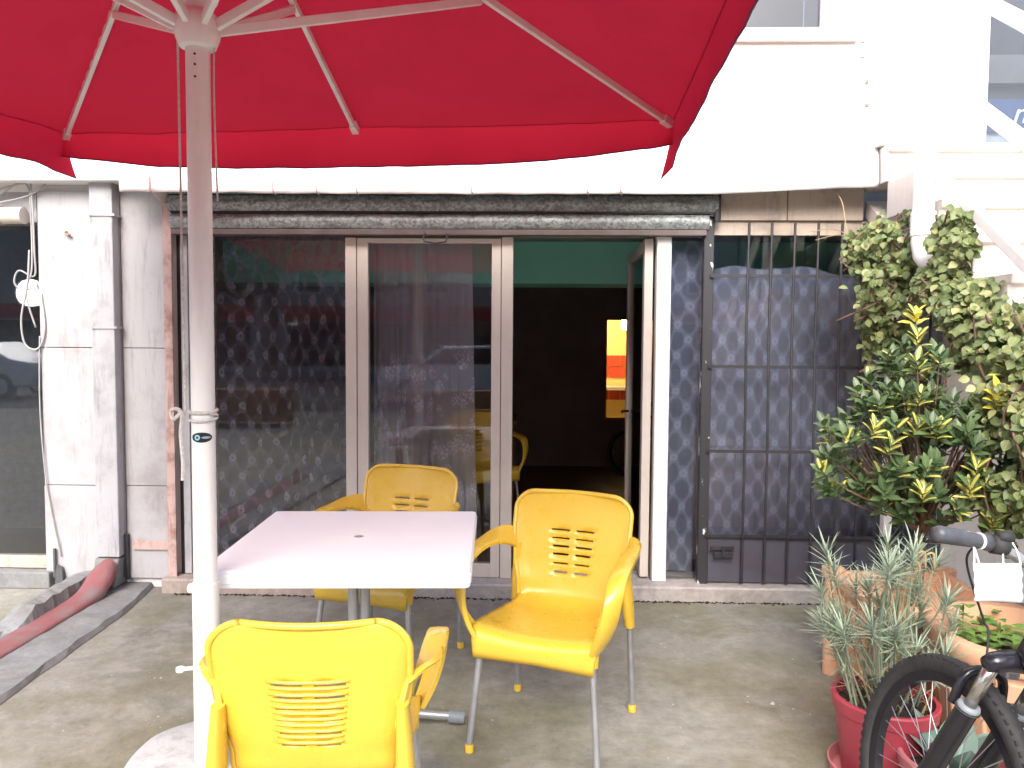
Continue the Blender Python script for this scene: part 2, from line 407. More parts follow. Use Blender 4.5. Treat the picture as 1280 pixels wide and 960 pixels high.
def root_loc(o):
    while o.parent is not None: o = o.parent
    return Vector(o.get('origin', (0, 0, 0)))
def tag(o, label=None, cat=None, group=None, kind=None):
    if label: o['label'] = label
    if cat: o['category'] = cat
    if group: o['group'] = group
    if kind: o['kind'] = kind
    return o
def thing(name, label, cat, loc=(0, 0, 0), rz=0, group=None, local=False):
    """Empty at the thing's base. Parts are given in world coordinates unless local."""
    o = bpy.data.objects.new(name, None); col.objects.link(o); o.location = loc; o.rotation_euler = (0, 0, rz)
    o.empty_display_size = .1
    o['origin'] = (0, 0, 0) if local else tuple(loc)
    return tag(o, label, cat, group)
def solo(b, name, mat, label, cat, loc=(0, 0, 0), group=None, **kw):
    o = b.build(name, mat, None, off=loc, **kw); o.location = loc; return tag(o, label, cat, group)
def struct(b, name, mat, **kw): return tag(b.build(name, mat, None, **kw), kind='structure')
def copy_tree(o, parent=None):
    c = o.copy(); col.objects.link(c)
    if parent is not None: c.parent = parent
    for ch in list(o.children): copy_tree(ch, c)
    return c
def cr(P, t):
    """Catmull-Rom through P at t in 0..len-1"""
    n = len(P); i = min(int(t), n - 2); f = t - i
    p0, p1, p2, p3 = (Vector(P[max(i - 1, 0)]), Vector(P[i]), Vector(P[i + 1]), Vector(P[min(i + 2, n - 1)]))
    return .5 * ((2 * p1) + (p2 - p0) * f + (2 * p0 - 5 * p1 + 4 * p2 - p3) * f * f + (3 * p1 - p0 - 3 * p2 + p3) * f ** 3)
def curve(P, n): return [cr(P, (len(P) - 1) * k / n) for k in range(n + 1)]

# ------------------------------------------------------------------ ground
def ground():
    b = B(); b.add([(-90, -90, 0), (90, -90, 0), (90, 90, 0), (-90, 90, 0)], [(0, 1, 2, 3)])
    struct(b, 'ground', M['ground'])
    b = B(); b.add([(-90, -22, .004), (90, -22, .004), (90, -7.0, .004), (-90, -7.0, .004)], [(0, 1, 2, 3)])
    struct(b, 'road', M['asphalt'])
    b = B()                                                    # grey strip of newer concrete beside the drain hose
    rnd = random.Random(3); n = 60
    def strip(i, j):
        y = 4.52 - 5.2 * j / n
        xr = -2.285 + .085 * min(1, (4.5 - y) / .45) + .06 * max(0, (4.0 - y)) / 1.0 * .8 + rnd.uniform(-.006, .006)
        xs = [-2.62, -2.60, xr - .018, xr]; zs = [.002, .028, .026 + rnd.uniform(-.003, .003), .003]
        return (xs[i], y, zs[i])
    b.grid(3, n, strip); struct(b, 'concrete_path', M['strip'])
    b = B()                                                    # broken ridge of concrete left of the hose
    n = 26
    def ridge(i, j):
        y = 4.5 - .95 * j / n; k = max(0, 1 - max(0, (j - 19)) / 7)
        h = (.10 + .012 * mnoise.noise((j * .5, i, 3))) * k + .004
        xs = [-2.76, -2.735, -2.68, -2.61, -2.575]; zs = [0, h * .8, h, h * .96, 0]
        return (xs[i] + .06 * (4.5 - y) + .012 * mnoise.noise((j * .7, i * 2, 0)), y, zs[i])
    b.grid(4, n, ridge); struct(b, 'concrete_kerb', M['strip'])
    b = B()
    def lower(i, j):
        y = 3.8 - 3.4 * j / 20
        return ([-2.85, -2.80, -2.62, -2.60][i] + .02 * mnoise.noise((j, i, 1)), y, [.002, .03, .035, .003][i])
    b.grid(3, 20, lower); struct(b, 'concrete_edging', M['strip'])
    b = B(); rnd = random.Random(4)                            # small litter and grit on the slab
    for k in range(160):
        x, y = rnd.uniform(-2.0, 1.3), rnd.uniform(1.6, 4.2); r = rnd.uniform(.002, .007) * (1 if k > 8 else 2)
        a = rnd.uniform(0, 6)
        vs = [(x + r * math.cos(a + q * 1.57) * rnd.uniform(.6, 1.2), y + r * math.sin(a + q * 1.57) * rnd.uniform(.6, 1.2), .001) for q in range(4)]
        b.add(vs + [(x, y, r * .8)], [(0, 1, 4), (1, 2, 4), (2, 3, 4), (3, 0, 4)])
    tag(b.build('grit', M['sill']), kind='stuff')
    b = B()                                                    # moss and dirt along the foot of the sill
    for k in range(700):
        x = rnd.uniform(-2.1, 1.75); y = 4.318 - abs(rnd.gauss(0, .012)); r = rnd.uniform(.004, .012)
        a = rnd.uniform(0, 6)
        vs = [(x + r * math.cos(a + q * 1.57), y - r * .5 * math.sin(a + q * 1.57), .001) for q in range(4)]
        b.add(vs + [(x, y, r * .8)], [(0, 1, 4), (1, 2, 4), (2, 3, 4), (3, 0, 4)])
    tag(b.build('dirt', M['soil']), kind='stuff')
ground()

# ------------------------------------------------------------------ shop building
def lip_box(b, x0, x1, z0, z1, y0, y1, t):
    """a frame of four butted bars"""
    b.box(x0, x0 + t, y0, y1, z0, z1); b.box(x1 - t, x1, y0, y1, z0, z1)
    b.box(x0 + t, x1 - t, y0 + .002, y1 - .002, z1 - t, z1); b.box(x0 + t, x1 - t, y0 + .002, y1 - .002, z0, z0 + t)
BL = (0, 4.45, 0)
shop = thing('shop_building', 'white plastered shop building with curtained glass front behind the yellow chairs', 'building', BL)
def part(b, name, mat, parent=shop, **kw): return b.build(name, mat, parent, **kw)
# upper storey overhanging the shop front
b = B(); b.box(-6, .95, 4.27, 4.7, 2.38, 6.2); b.box(1.60, 1.84, 4.27, 4.7, 2.38, 6.2); b.box(.95, 1.60, 4.27, 4.7, 2.38, 3.14); b.box(.95, 1.60, 4.27, 4.7, 4.35, 6.2)
part(b, 'upper_wall', M['plaster'])
b = B(); b.box(.80, 1.735, 4.235, 4.268, 3.122, 3.138); part(b, 'window_ledge', M['plaster'], bevel=.003)
uw = B(); lip_box(uw, .952, 1.598, 3.142, 4.348, 4.25, 4.32, .055); wf = part(uw, 'window_frame', M['white'], bevel=.004)
b = B(); b.box(1.005, 1.545, 4.285, 4.291, 3.195, 4.295); b.build('pane', M['mirrorglass'], wf)
b = B(); b.box(.95, 1.6, 4.72, 4.74, 3.1, 4.4); part(b, 'inner_blind', M['black'])
for k, z in enumerate((2.62, 2.78, 2.90, 3.04, 3.12)):
    b = B(); x = 1.80 + random.uniform(-.04, .01); b.box(x, x + .02, 4.262, 4.272, z, z + random.uniform(.012, .03)); part(b, 'paint_flake', M['rust'])
# left: neighbour window bay
b = B(); b.box(-6, -2.93, 4.44, 4.60, 2.17, 2.38); part(b, 'lintel', M['clad'])
b = B(); b.box(-4.6, -2.92, 4.43, 4.50, .105, .175); part(b, 'bottom_rail', M['beige'], bevel=.004)
b = B(); b.box(-4.6, -2.94, 4.46, 4.466, .18, 2.165); part(b, 'pane', M['glass'])
b = B(); b.box(-4.6, -2.86, 4.36, 4.62, 0, .10); part(b, 'doorstep', M['strip'], bevel=.008)
b = B(); b.box(-6, -4.6, 4.44, 4.6, 0, 2.17); part(b, 'end_wall', M['clad'])
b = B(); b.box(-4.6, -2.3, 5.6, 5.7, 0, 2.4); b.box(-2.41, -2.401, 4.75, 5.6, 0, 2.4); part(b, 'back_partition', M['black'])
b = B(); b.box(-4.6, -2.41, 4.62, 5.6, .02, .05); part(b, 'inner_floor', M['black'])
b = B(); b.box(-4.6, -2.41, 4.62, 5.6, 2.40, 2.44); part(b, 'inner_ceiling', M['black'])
# left pier with cladding panels
b = B(); b.box(-2.905, -2.0, 4.445, 4.75, 0, 2.38); part(b, 'pier', M['plaster'])
for (x0, x1, y) in ((-2.90, -2.56, 4.40), (-2.415, -2.15, 4.41)):
    for (z0, z1) in ((.06, .615), (.619, 1.432), (1.436, 2.345)):
        b = B(); b.box(x0 + random.uniform(0, .002), x1, y + random.uniform(-.003, .003), 4.445, z0, z1); part(b, 'cladding_panel', M['clad'], bevel=.003)
b = B(); b.box(-6, -1.98, 4.435, 4.443, 2.345, 2.40); part(b, 'soffit_strip', M['plaster'])
b = B(); b.box(-2.375, -2.153, 4.396, 4.409, .235, .29); part(b, 'wooden_batten', M['rust'], bevel=.003)
# rusty shutter guide and jamb profiles
b = B(); b.box(-2.148, -2.098, 4.37, 4.385, .06, 2.33); b.box(-2.148, -2.135, 4.385, 4.44, .06, 2.33); part(b, 'shutter_guide', M['rust'], bevel=.002)
b = B(); b.box(-2.096, -2.075, 4.43, 4.44, .06, 2.33); part(b, 'guide_gap', M['black'])
b = B(); b.box(-2.072, -2.03, 4.42, 4.5, .09, 2.10); part(b, 'jamb_profile', M['downpipe'], bevel=.003)
b = B(); b.box(-2.026, -1.985, 4.43, 4.5, .09, 2.10); part(b, 'jamb_profile', M['cream'], bevel=.003)
# sill
b = B(); n = 60
for (x0, x1, nm, mt) in ((-2.165, -1.0, 'stone_sill', 'pinkstone'), (-.998, 2.35, 'white_sill', 'sill')):
    b = B(); n = 50
    def sill(i, j, x0=x0, x1=x1):
        x = x0 + (x1 - x0) * i / n; e = .004 * mnoise.noise((x * 6, 0, j))
        return [(x, 4.322 + e, .0), (x, 4.318 + e, .075 + e * .5), (x, 4.328, .086 + e * .3), (x, 4.62, .088)][j]
    b.grid(n, 3, sill); part(b, nm, M[mt])
# left fixed pane
b = B(); b.box(-1.985, -1.10, 4.46, 4.466, .10, 2.10); part(b, 'pane', M['glass'])
# fixed middle leaf: two stiles, rails, pane
b = B(); b.box(-1.10, -1.036, 4.425, 4.50, .088, 2.085); part(b, 'door_stile', M['cream'], bevel=.003)
lf = B(); lf.box(-1.032, -.968, 4.43, 4.49, .09, 2.083); lf.box(-.246, -.192, 4.43, 4.49, .09, 2.083)
lf.box(-.968, -.246, 4.432, 4.488, 2.055, 2.083); lf.box(-.968, -.246, 4.432, 4.488, .09, .17)
door1 = part(lf, 'door_leaf', M['cream'], bevel=.003)
b = B(); b.box(-.966, -.248, 4.455, 4.461, .172, 2.053); b.build('pane', M['glass'], door1)
b = B(); b.box(-.188, -.122, 4.425, 4.50, .088, 2.09); part(b, 'door_stile', M['cream'], bevel=.003)
# head over the opening
b = B(); b.box(-2.0, 1.03, 4.44, 4.52, 2.10, 2.36); part(b, 'door_head', M['ceil'])
# right white jamb and open leaf
b = B(); b.box(.705, .787, 4.415, 4.50, .088, 2.098); part(b, 'door_jamb', M['white'], bevel=.003)
ol = B(); ol.box(.640, .690, 4.46, 4.53, .10, 2.088); ol.box(.642, .688, 5.24, 5.30, .10, 2.088); ol.box(.644, .686, 4.53, 5.24, 2.02, 2.088); ol.box(.644, .686, 4.53, 5.24, .10, .20)
openleaf = part(ol, 'open_door', M['cream'], bevel=.003)
b = B(); b.box(.662, .668, 4.53, 5.24, .20, 2.02); b.build('pane', M['glass'], openleaf)
b = B(); b.tube([(.655, 5.20, 1.02), (.61, 5.20, 1.02), (.60, 5.12, 1.02)], .009); b.build('handle', M['black'], openleaf, smooth=True)
# sidelight
b = B(); b.box(.787, .965, 4.46, 4.466, .10, 2.12); part(b, 'pane', M['glass'])
# black iron post
b = B(); b.box(.965, 1.022, 4.385, 4.44, .086, 2.20); part(b, 'iron_post', M['peel'], bevel=.004)
b = B(); b.box(.985, 1.05, 4.36, 4.42, 2.20, 2.33); b.tube([(1.03, 4.36, 2.17), (1.03, 4.36, 2.30)], .02, 8); part(b, 'guide_bracket', M['black'])
# beige panels above the grille, white strip, glass behind the grille
for (x0, x1) in ((1.052, 1.432), (1.436, 1.86)):
    b = B(); b.box(x0, x1, 4.40 + random.uniform(-.002, .002), 4.46, 2.185, 2.378); part(b, 'stone_panel', M['beige'], bevel=.003)
b = B(); b.box(1.022, 2.4, 4.425, 4.47, 2.105, 2.183); part(b, 'head_strip', M['beige'])
b = B(); b.box(1.022, 2.36, 4.462, 4.468, .10, 2.105); part(b, 'pane', M['glass'])
b = B(); b.box(2.03, 2.075, 4.40, 4.46, .088, 2.1); part(b, 'mullion', M['white'])
b = B(); b.box(2.36, 6, 4.40, 4.75, 0, 2.6); part(b, 'side_wall', M['stair'])
b = B(); b.box(1.84, 6, 4.30, 4.75, 4.4, 6.2); part(b, 'upper_side_wall', M['plaster'])
# interior
b = B(); b.add([(-2.3, 4.62, .02), (3.0, 4.62, .02), (3.0, 9.2, .02), (-2.3, 9.2, .02)], [(0, 1, 2, 3)]); part(b, 'inner_floor', M['innerfloor'])
b = B(); b.box(-2.3, 3.0, 5.8, 9.2, 2.42, 2.5); b.box(-2.3, 3.0, 4.75, 5.795, 2.222, 2.5); part(b, 'inner_ceiling', M['ceil'])
b = B(); b.box(-2.3, 3.0, 5.6, 6.0, 1.915, 2.22); part(b, 'ceiling_beam', M['teal'])
b = B(); b.box(-2.4, -2.3, 4.75, 9.2, 0, 2.5); part(b, 'inner_wall', M['darkwall'])
b = B(); b.box(3.0, 3.1, 4.75, 9.2, 0, 2.5); part(b, 'inner_wall', M['darkwall'])
b = B(); b.box(-2.3, .84, 9.0, 9.12, 0, 2.42); b.box(1.42, 3.0, 9.0, 9.12, 0, 2.42); b.box(.84, 1.42, 9.0, 9.12, 1.78, 2.42); b.box(.84, 1.42, 9.0, 9.12, 0, .58)
part(b, 'inner_wall', M['darkwall'])
b = B(); lip_box(b, .835, 1.425, .575, 1.785, 8.985, 9.01, .03); part(b, 'hatch_frame', M['wood'])
b = B(); b.box(.2, 2.4, 10.6, 10.7, 0, 2.4); part(b, 'kitchen_wall', M['yellowwall'])
b = B(); b.box(.1, .2, 9.12, 10.7, 0, 2.4); part(b, 'kitchen_wall', M['yellowwall'])
b = B(); b.box(2.4, 2.5, 9.12, 10.7, 0, 2.4); part(b, 'kitchen_wall', M['yellowwall'])
b = B(); b.box(.1, 2.5, 9.12, 10.7, 2.4, 2.45); part(b, 'kitchen_ceiling', M['ceil'])
for i in range(8):
    for j in range(4):
        b = B(); x = .9 + i * .155; z = .70 + j * .155
        if j == 1: continue
        b.box(x, x + .15, 10.585, 10.6, z, z + .15); part(b, 'wall_tile', M['redtile'])
b = B(); b.box(.6, 2.4, 10.2, 10.58, .855, .895); part(b, 'worktop', M['cream'])
kl = thing('kitchen_lamp', 'small glowing warm lamp on the kitchen wall seen through the hatch', 'lamp', (1.20, 10.0, 1.66))
B().lathe([(.02, 0), (.055, .01), (.055, .13), (.03, .14)], (1.20, 10.0, 1.66), 14).build('lamp_shade', M['lamp'], kl)
B().tube([(1.20, 10.0, 1.80), (1.20, 10.0, 2.40)], .006, 6).build('cord', M['black'], kl)
ld = bpy.data.lights.new('added_kitchen_light', 'POINT'); ld.energy = 30; ld.color = (1, .82, .52); ld.shadow_soft_size = .06
lo = bpy.data.objects.new('added_kitchen_light', ld); col.objects.link(lo); lo.parent = kl; lo.location = (-.80, -.1, .58)  # added unseen light beside the hatch; its floor pool lands behind the open door
B().lathe([(.01, 0), (.05, .03), (.04, .09), (.015, .12)], (.40, 9.9, 2.27), 14).build('added_bulb', M['lamp'], kl)  # bulb added out of view to carry the extra light

# ------------------------------------------------------------------ roller shutter
rs = thing('roller_shutter', 'rolled up galvanised roller shutter above the glass shop door', 'shutter', (-.5, 4.35, 2.1))
b = B(); b.box(-2.105, 1.03, 4.335, 4.43, 2.318, 2.336); part(b, 'hood_edge', M['galv'], rs)
def slat(z0, z1, y0, dy, x0, x1):
    b = B(); n = 10; m = 40
    def f(i, j):
        t = j / n; x = x0 + (x1 - x0) * i / m
        return (x, y0 - dy * math.sin(math.pi * t) + .002 * mnoise.noise((x * 3, z0, 0)), z0 + (z1 - z0) * t + .002 * mnoise.noise((x * 2, 5, z0)))
    b.grid(m, n, f); b.grid(m, 1, lambda i, j: (x0 + (x1 - x0) * i / m, y0 + .05 * j, z1))
    b.grid(m, 1, lambda i, j: (x0 + (x1 - x0) * i / m, y0 + .05 * j, z0)); return b
part(slat(2.225, 2.312, 4.35, .022, -2.11, 1.03), 'slat', M['galv'], rs, smooth=True)
b = B(); b.box(-2.10, 1.03, 4.352, 4.40, 2.214, 2.224); part(b, 'slat_joint', M['black'], rs)
part(slat(2.128, 2.212, 4.37, .020, -2.10, .985), 'slat', M['galv'], rs, smooth=True)
b = B(); b.box(-2.095, .975, 4.362, 4.42, 2.092, 2.124); bb = part(b, 'bottom_bar', M['rust'], rs, bevel=.004); bb.data.materials[0] = simple('dull_bottom_bar', (.15, .12, .12), (.10, .075, .07), 6, .6, .2)
b = B(); b.tube([(-.625, 4.36, 2.10), (-.63, 4.335, 2.075), (-.625, 4.325, 2.05), (-.56, 4.322, 2.04), (-.50, 4.325, 2.05), (-.495, 4.335, 2.075), (-.50, 4.36, 2.10)], .005, 6)
part(b, 'pull_handle', M['black'], rs, smooth=True)

# crumpled white sheet over the shutter
b = B(); nx, nz = 150, 14
def sheet(i, j):
    x = -2.31 + 4.17 * i / nx; t = j / nz
    zb = 2.306 - .012 * math.sin((x + 2.3) * .75) + .035 * max(0, (x - 1.0)) + .004 * mnoise.noise((x * 7, 0, 0))
    z = zb + (2.62 - zb) * t
    y = 4.215 + .05 * t - .018 * math.sin(t * 3.1) + .016 * mnoise.noise((x * 2.2, z * 5, 1)) + .008 * mnoise.noise((x * 7, z * 9, 2))
    return (x, y, z)
b.grid(nx, nz, sheet)
fs = solo(b, 'fascia_sheet', M['tarp'], 'long crumpled white plastic sheet covering the fascia above the shutter', 'plastic sheet', (-.2, 4.2, 2.3), smooth=True)
m = fs.modifiers.new('solid', 'SOLIDIFY'); m.thickness = .004
for (x, kind, where) in ((-2.12, 2, 'above the rusty shutter guide'), (-1.44, 1, 'just right of the parasol pole'), (-1.20, 1, 'above the left fixed pane'), (-.98, 0, 'above the left edge of the middle door leaf'), (-.35, 1, 'above the right edge of the middle door leaf'), (.28, 0, 'above the open doorway'), (.46, 1, 'above the open door leaf')):
    b = B(); b.tube([(x, 4.185, 2.335 + .02 * kind), (x + .006, 4.178, 2.30), (x + .012, 4.20, 2.285)], .004, 6)
    if kind == 2: b.tube([(x - .004, 4.185, 2.38), (x, 4.18, 2.30), (x + .03, 4.28, 2.24), (x + .04, 4.33, 2.20)], .007, 6)
    solo(b, 'rusty_hook', M['rust'], 'small rusty hook on the white sheet ' + where, 'hook', (x, 4.185, 2.29), 'rusty hooks along the white sheet')

# ------------------------------------------------------------------ window grille
gr = thing('window_grille', 'black iron window grille in front of the wide lace curtain', 'grille', (1.45, 4.37, .1))
for k, x in enumerate((1.21, 1.338, 1.467, 1.598, 1.73, 1.852, 1.98, 2.11, 2.24)):
    b = B(); b.tube([(x + .002, 4.36, .10), (x + .004, 4.362, .9), (x - .004, 4.36, 1.5), (x, 4.362, 2.165)], .0075, 6); part(b, 'upright_bar', M['black'], gr)
for z in (1.868, 1.352, .867, .374):
    b = B(); b.box(1.0, 2.35, 4.368, 4.376, z - .009, z + .009); part(b, 'cross_bar', M['black'], gr)
b = B(); b.box(1.024, 2.35, 4.39, 4.394, .10, .366); part(b, 'lower_sheet', simple('dark_sheet_metal', (.085, .09, .125), (.07, .06, .075), 5, .5, .1, .1), gr)
b = B(); b.box(1.03, 1.165, 4.352, 4.366, .295, .318); part(b, 'latch', M['black'], gr, bevel=.002)
b = B(); b.box(1.05, 1.16, 4.35, 4.364, .25, .285); b.tube([(1.10, 4.345, .26), (1.10, 4.345, .32)], .008, 6); part(b, 'lock_case', M['black'], gr, bevel=.002)

# ------------------------------------------------------------------ curtains
def curtain(name, x0, x1, y, z0, z1, mat, label, nf, amp, seed, toplip=0, slope=0, stretch=1.3, edge=0):
    rnd = random.Random(seed); nu, nv = int((x1 - x0) * 160), 24
    ph = [rnd.uniform(0, 6.3) for _ in range(6)]; w = x1 - x0
    def pt(u, t):
        x = x0 + w * u; warp = u + .05 * math.sin(u * 9 + ph[0]) + .03 * math.sin(u * 23 + ph[1])
        a = amp * (.35 + .65 * (1 - t)) * (.55 + .45 * math.sin(u * 5 + ph[2]))
        yy = y + a * math.sin(warp * nf * 6.283 + .5 * t + ph[3]) + .3 * a * math.sin(warp * nf * 15 + ph[4])
        zt = z1 - toplip * (.5 + .5 * math.sin(u * 19 + ph[5])) - toplip * .8 * abs(math.sin(u * 7.3 + 1)) - slope * u
        return Vector((x + edge * t * u, yy, z0 + (zt - z0) * t))
    vs = [pt(i / nu, j / nv) for j in range(nv + 1) for i in range(nu + 1)]
    b = B(); b.v = vs; b.f = [(j * (nu + 1) + i, j * (nu + 1) + i + 1, (j + 1) * (nu + 1) + i + 1, (j + 1) * (nu + 1) + i) for j in range(nv) for i in range(nu)]
    us = [0.]
    for i in range(nu): us.append(us[-1] + (vs[i + 1] - vs[i]).length * stretch)
    loc = Vector(((x0 + x1) / 2, y, z0))
    o = solo(b, name, M[mat], label, 'curtain', loc, smooth=True)
    lay = o.data.uv_layers.new(name='UVMap')
    for p in o.data.polygons:
        for li in p.loop_indices:
            vi = o.data.loops[li].vertex_index; i = vi % (nu + 1)
            lay.data[li].uv = (us[i], vs[vi].z)
    return o
curtain('lace_curtain', -1.96, -1.06, 4.60, .12, 2.11, 'lace_left', 'dim lace curtain with oval pattern behind the left glass pane', 7, .022, 1)
curtain('lace_curtain', -.97, -.335, 4.60, .12, 2.07, 'lace_floral', 'violet grey curtain with large lace flowers in the middle door glass', 6, .045, 2, edge=-.04)
curtain('lace_curtain', .80, .965, 4.56, .11, 2.09, 'lace_grille', 'narrow gathered strip of lace curtain in the sidelight beside the iron post', 2.5, .015, 3, edge=.05)
curtain('lace_curtain', 1.025, 2.34, 4.56, .11, 1.985, 'lace_grille', 'wide lace curtain with rosettes, tinted with blue sky shade, hanging behind the iron grille', 8, .016, 4, .05, .02)
# darkness behind the grille window is the room itself; a wardrobe back stands close behind the curtain
b = B(); b.box(1.03, 2.5, 5.0, 5.5, .02, 1.86)
cb = thing('cupboard', 'dark blue cupboard standing behind the lace curtain of the grilled window', 'cupboard', (1.76, 5.25, .02))
part(b, 'carcass', simple('dark_blue_cupboard', (.06, .065, .10), (.045, .05, .08), 3, .5), cb, bevel=.01)
b = B(); b.box(1.04, 1.76, 4.98, 4.998, .06, 1.84); part(b, 'cupboard_door', M['darkwall'], cb, bevel=.004)
b = B(); b.box(1.766, 2.49, 4.98, 4.998, .06, 1.84); part(b, 'cupboard_door', M['darkwall'], cb, bevel=.004)

# ------------------------------------------------------------------ downpipe on the left pier, hose, cables, roller tube
dp = thing('downpipe', 'boxed grey white sheet metal downpipe on the left pier', 'downpipe', (-2.49, 4.35, .2))
b = B(); b.box(-2.556, -2.421, 4.335, 4.44, .205, 2.75); part(b, 'duct', M['downpipe'], dp, bevel=.006)
b = B(); b.box(-2.420, -2.417, 4.40, 4.44, .205, 2.75); part(b, 'seam_strip', M['wire'], dp)
for z in (1.545, 2.19):
    b = B(); b.box(-2.56, -2.405, 4.328, 4.40, z, z + .014); part(b, 'strap', M['downpipe'], dp)
b = B(); b.add([(-2.57, 4.30, .07), (-2.43, 4.29, .03), (-2.43, 4.44, .03), (-2.57, 4.44, .07), (-2.565, 4.33, .20), (-2.42, 4.32, .195), (-2.42, 4.44, .195), (-2.565, 4.44, .20)],
             [(0, 3, 2, 1), (4, 5, 6, 7), (0, 1, 5, 4), (1, 2, 6, 5), (2, 3, 7, 6), (3, 0, 4, 7)]); part(b, 'outlet_block', M['strip'], dp, bevel=.01)
b = B(); b.box(-2.414, -2.396, 4.385, 4.405, .06, .33); part(b, 'side_flap', M['black'], dp)
b = B(); n = 60; k = 12                                          # red flattened hose
P = [(-2.475, 4.33, .20), (-2.478, 4.25, .175), (-2.485, 4.10, .08), (-2.49, 3.92, .054), (-2.49, 3.6, .046), (-2.49, 3.2, .044), (-2.49, 2.7, .044), (-2.49, 1.8, .044), (-2.5, .8, .044)]
pts = curve(P, n)
def hose(i, j):
    p = pts[j]; a = math.pi * i / k; w = .05 + .026 * min(1, j / 9) + .004 * mnoise.noise((j * .4, 0, 0)); h = p.z - .028 if p.z < .1 else .07
    if j < 3: h *= .6 + .13 * j
    return (p.x - w * math.cos(a), p.y, max(.028, p.z - h) + h * math.sin(a) ** .7 + .004 * mnoise.noise((i * .7, j * .35, 4)))
b.grid(k, n, hose); solo(b, 'drain_hose', M['redrubber'], 'flattened faded red drain hose leading from the boxed downpipe along the ground', 'hose', (-2.48, 4.2, .03), smooth=True)

ct = thing('blind_tube', 'cream roller blind tube above the left neighbour window', 'roller blind', (-3.4, 4.36, 2.2))
b = B(); b.tube([(-4.6, 4.36, 2.195), (-2.95, 4.36, 2.195)], .048, 18); part(b, 'tube', M['cream'], ct, smooth=True, auto=40)
b = B(); b.tube([(-3.08, 4.36 + .051 * math.cos(a), 2.195 + .051 * math.sin(a)) for a in [q * .5 for q in range(13)]], .006, 6); part(b, 'rusty_strap', M['rust'], ct)
cables = [
    [(-3.6, 4.36, 2.27), (-3.25, 4.37, 2.31), (-3.0, 4.36, 2.37), (-2.93, 4.37, 2.36), (-2.925, 4.38, 2.20), (-2.93, 4.385, 1.9), (-2.96, 4.37, 1.75), (-2.92, 4.39, 1.55)],
    [(-3.6, 4.36, 2.24), (-3.2, 4.37, 2.28), (-2.96, 4.36, 2.39), (-2.915, 4.37, 2.37), (-2.91, 4.38, 2.0), (-2.92, 4.39, 1.85), (-2.99, 4.36, 1.88), (-3.02, 4.36, 1.81), (-2.98, 4.37, 1.765), (-2.93, 4.385, 1.78)],
    [(-2.94, 4.38, 2.0), (-2.95, 4.37, 1.8), (-2.985, 4.36, 1.6), (-2.965, 4.36, 1.45), (-2.90, 4.38, 1.43), (-2.865, 4.39, 1.55), (-2.885, 4.392, 1.75)],
    [(-2.895, 4.385, 1.5), (-2.905, 4.385, 1.1), (-2.885, 4.385, .7), (-2.85, 4.385, .45), (-2.80, 4.385, .19)],
    [(-3.6, 4.37, 2.22), (-3.1, 4.36, 2.27), (-2.87, 4.37, 2.34), (-2.79, 4.385, 2.47)]]
cb2 = ['pale cable bundle hanging down along the left pier edge', 'pale cable with a small loop beside the left window', 'pale cable hanging in a long loop at the left pier edge', 'thin grey cable running down the white pier to the ground', 'thin dark cable rising from the left window towards the parasol']
for P, lb in zip(cables, cb2):
    b = B(); b.tube(curve(P, 40), .0055 if 'thin' not in lb else .004, 6); solo(b, 'cable', M['wire'], lb, 'cable', P[-1], smooth=True)
b = B(); b.add([(-2.83, 4.36, .02), (-2.77, 4.35, .02), (-2.77, 4.385, .02), (-2.83, 4.385, .02), (-2.825, 4.375, .15), (-2.79, 4.375, .13), (-2.79, 4.385, .13), (-2.825, 4.385, .15)],
             [(0, 3, 2, 1), (4, 5, 6, 7), (0, 1, 5, 4), (1, 2, 6, 5), (2, 3, 7, 6), (3, 0, 4, 7)])
b.box(-2.845, -2.83, 4.375, 4.39, .06, .24)
solo(b, 'cable_conduit', simple('dark_conduit', (.10, .10, .11), (.06, .06, .065), 12, .7), 'dark broken conduit stub at the foot of the white pier', 'conduit', (-2.8, 4.375, .02), bevel=.004)
b = B(); b.box(-2.735, -2.72, 4.37, 4.40, 2.10, 2.112); b.box(-2.725, -2.69, 4.372, 4.382, 2.085, 2.094); b.tube([(-2.70, 4.36, 2.09), (-2.70, 4.40, 2.075)], .006, 6)
solo(b, 'wall_bracket', M['rust'], 'tiny rusty bracket fixed to the white cladding of the left pier', 'bracket', (-2.71, 4.39, 2.09))

# ------------------------------------------------------------------ outside staircase on the right
st = thing('outdoor_staircase', 'pale outside staircase climbing to the upper shop on the right', 'staircase', (1.9, 3.2, 0))
X0, X1 = 1.868, 3.2
nos = []; zt = 2.545
nst = 13; rise = .1945; run = .268; yt = 4.13
for k in range(nst):
    z1 = zt - k * rise; y0 = yt - k * run
    b = B(); back = y0 + run + .03 if k else 4.45
    b.prism([(y0 + .012, z1 - rise), (y0 + .012, z1 - .04), (y0 - .012, z1 - .04), (y0 - .012, z1), (back, z1), (back, z1 - rise)], 0, X0 + .012 * (k % 2), X1)
    part(b, 'step', M['stair'], st, bevel=.004)
b = B(); zl = zt - nst * rise
b.prism([(4.42, zt - rise - .01), (4.42, zt - rise - .19), (4.0, 2.02), (yt - (nst - 1) * run + .1, 2.02 - (4.0 - (yt - (nst - 1) * run + .1)) * rise / run), (yt - (nst - 1) * run + .1, zt - nst * rise + .02)] , 0, X0 + .006, X1 - .01)
b2 = B(); y_lo = yt - (nst - 1) * run
b2.prism([(4.44, 2.30), (4.44, 2.21), (y_lo + .06, 2.21 - (4.44 - y_lo - .06) * rise / run), (y_lo + .06, max(.01, 2.30 - (4.44 - y_lo - .06) * rise / run))], 0, X0 + .02, X1 - .02)
part(b2, 'stringer', M['stair'], st)
b = B(); b.box(X0 - .03, 2.405, 4.19, 4.30, 2.552, 4.6); part(b, 'parapet', M['plaster'], st, bevel=.004)
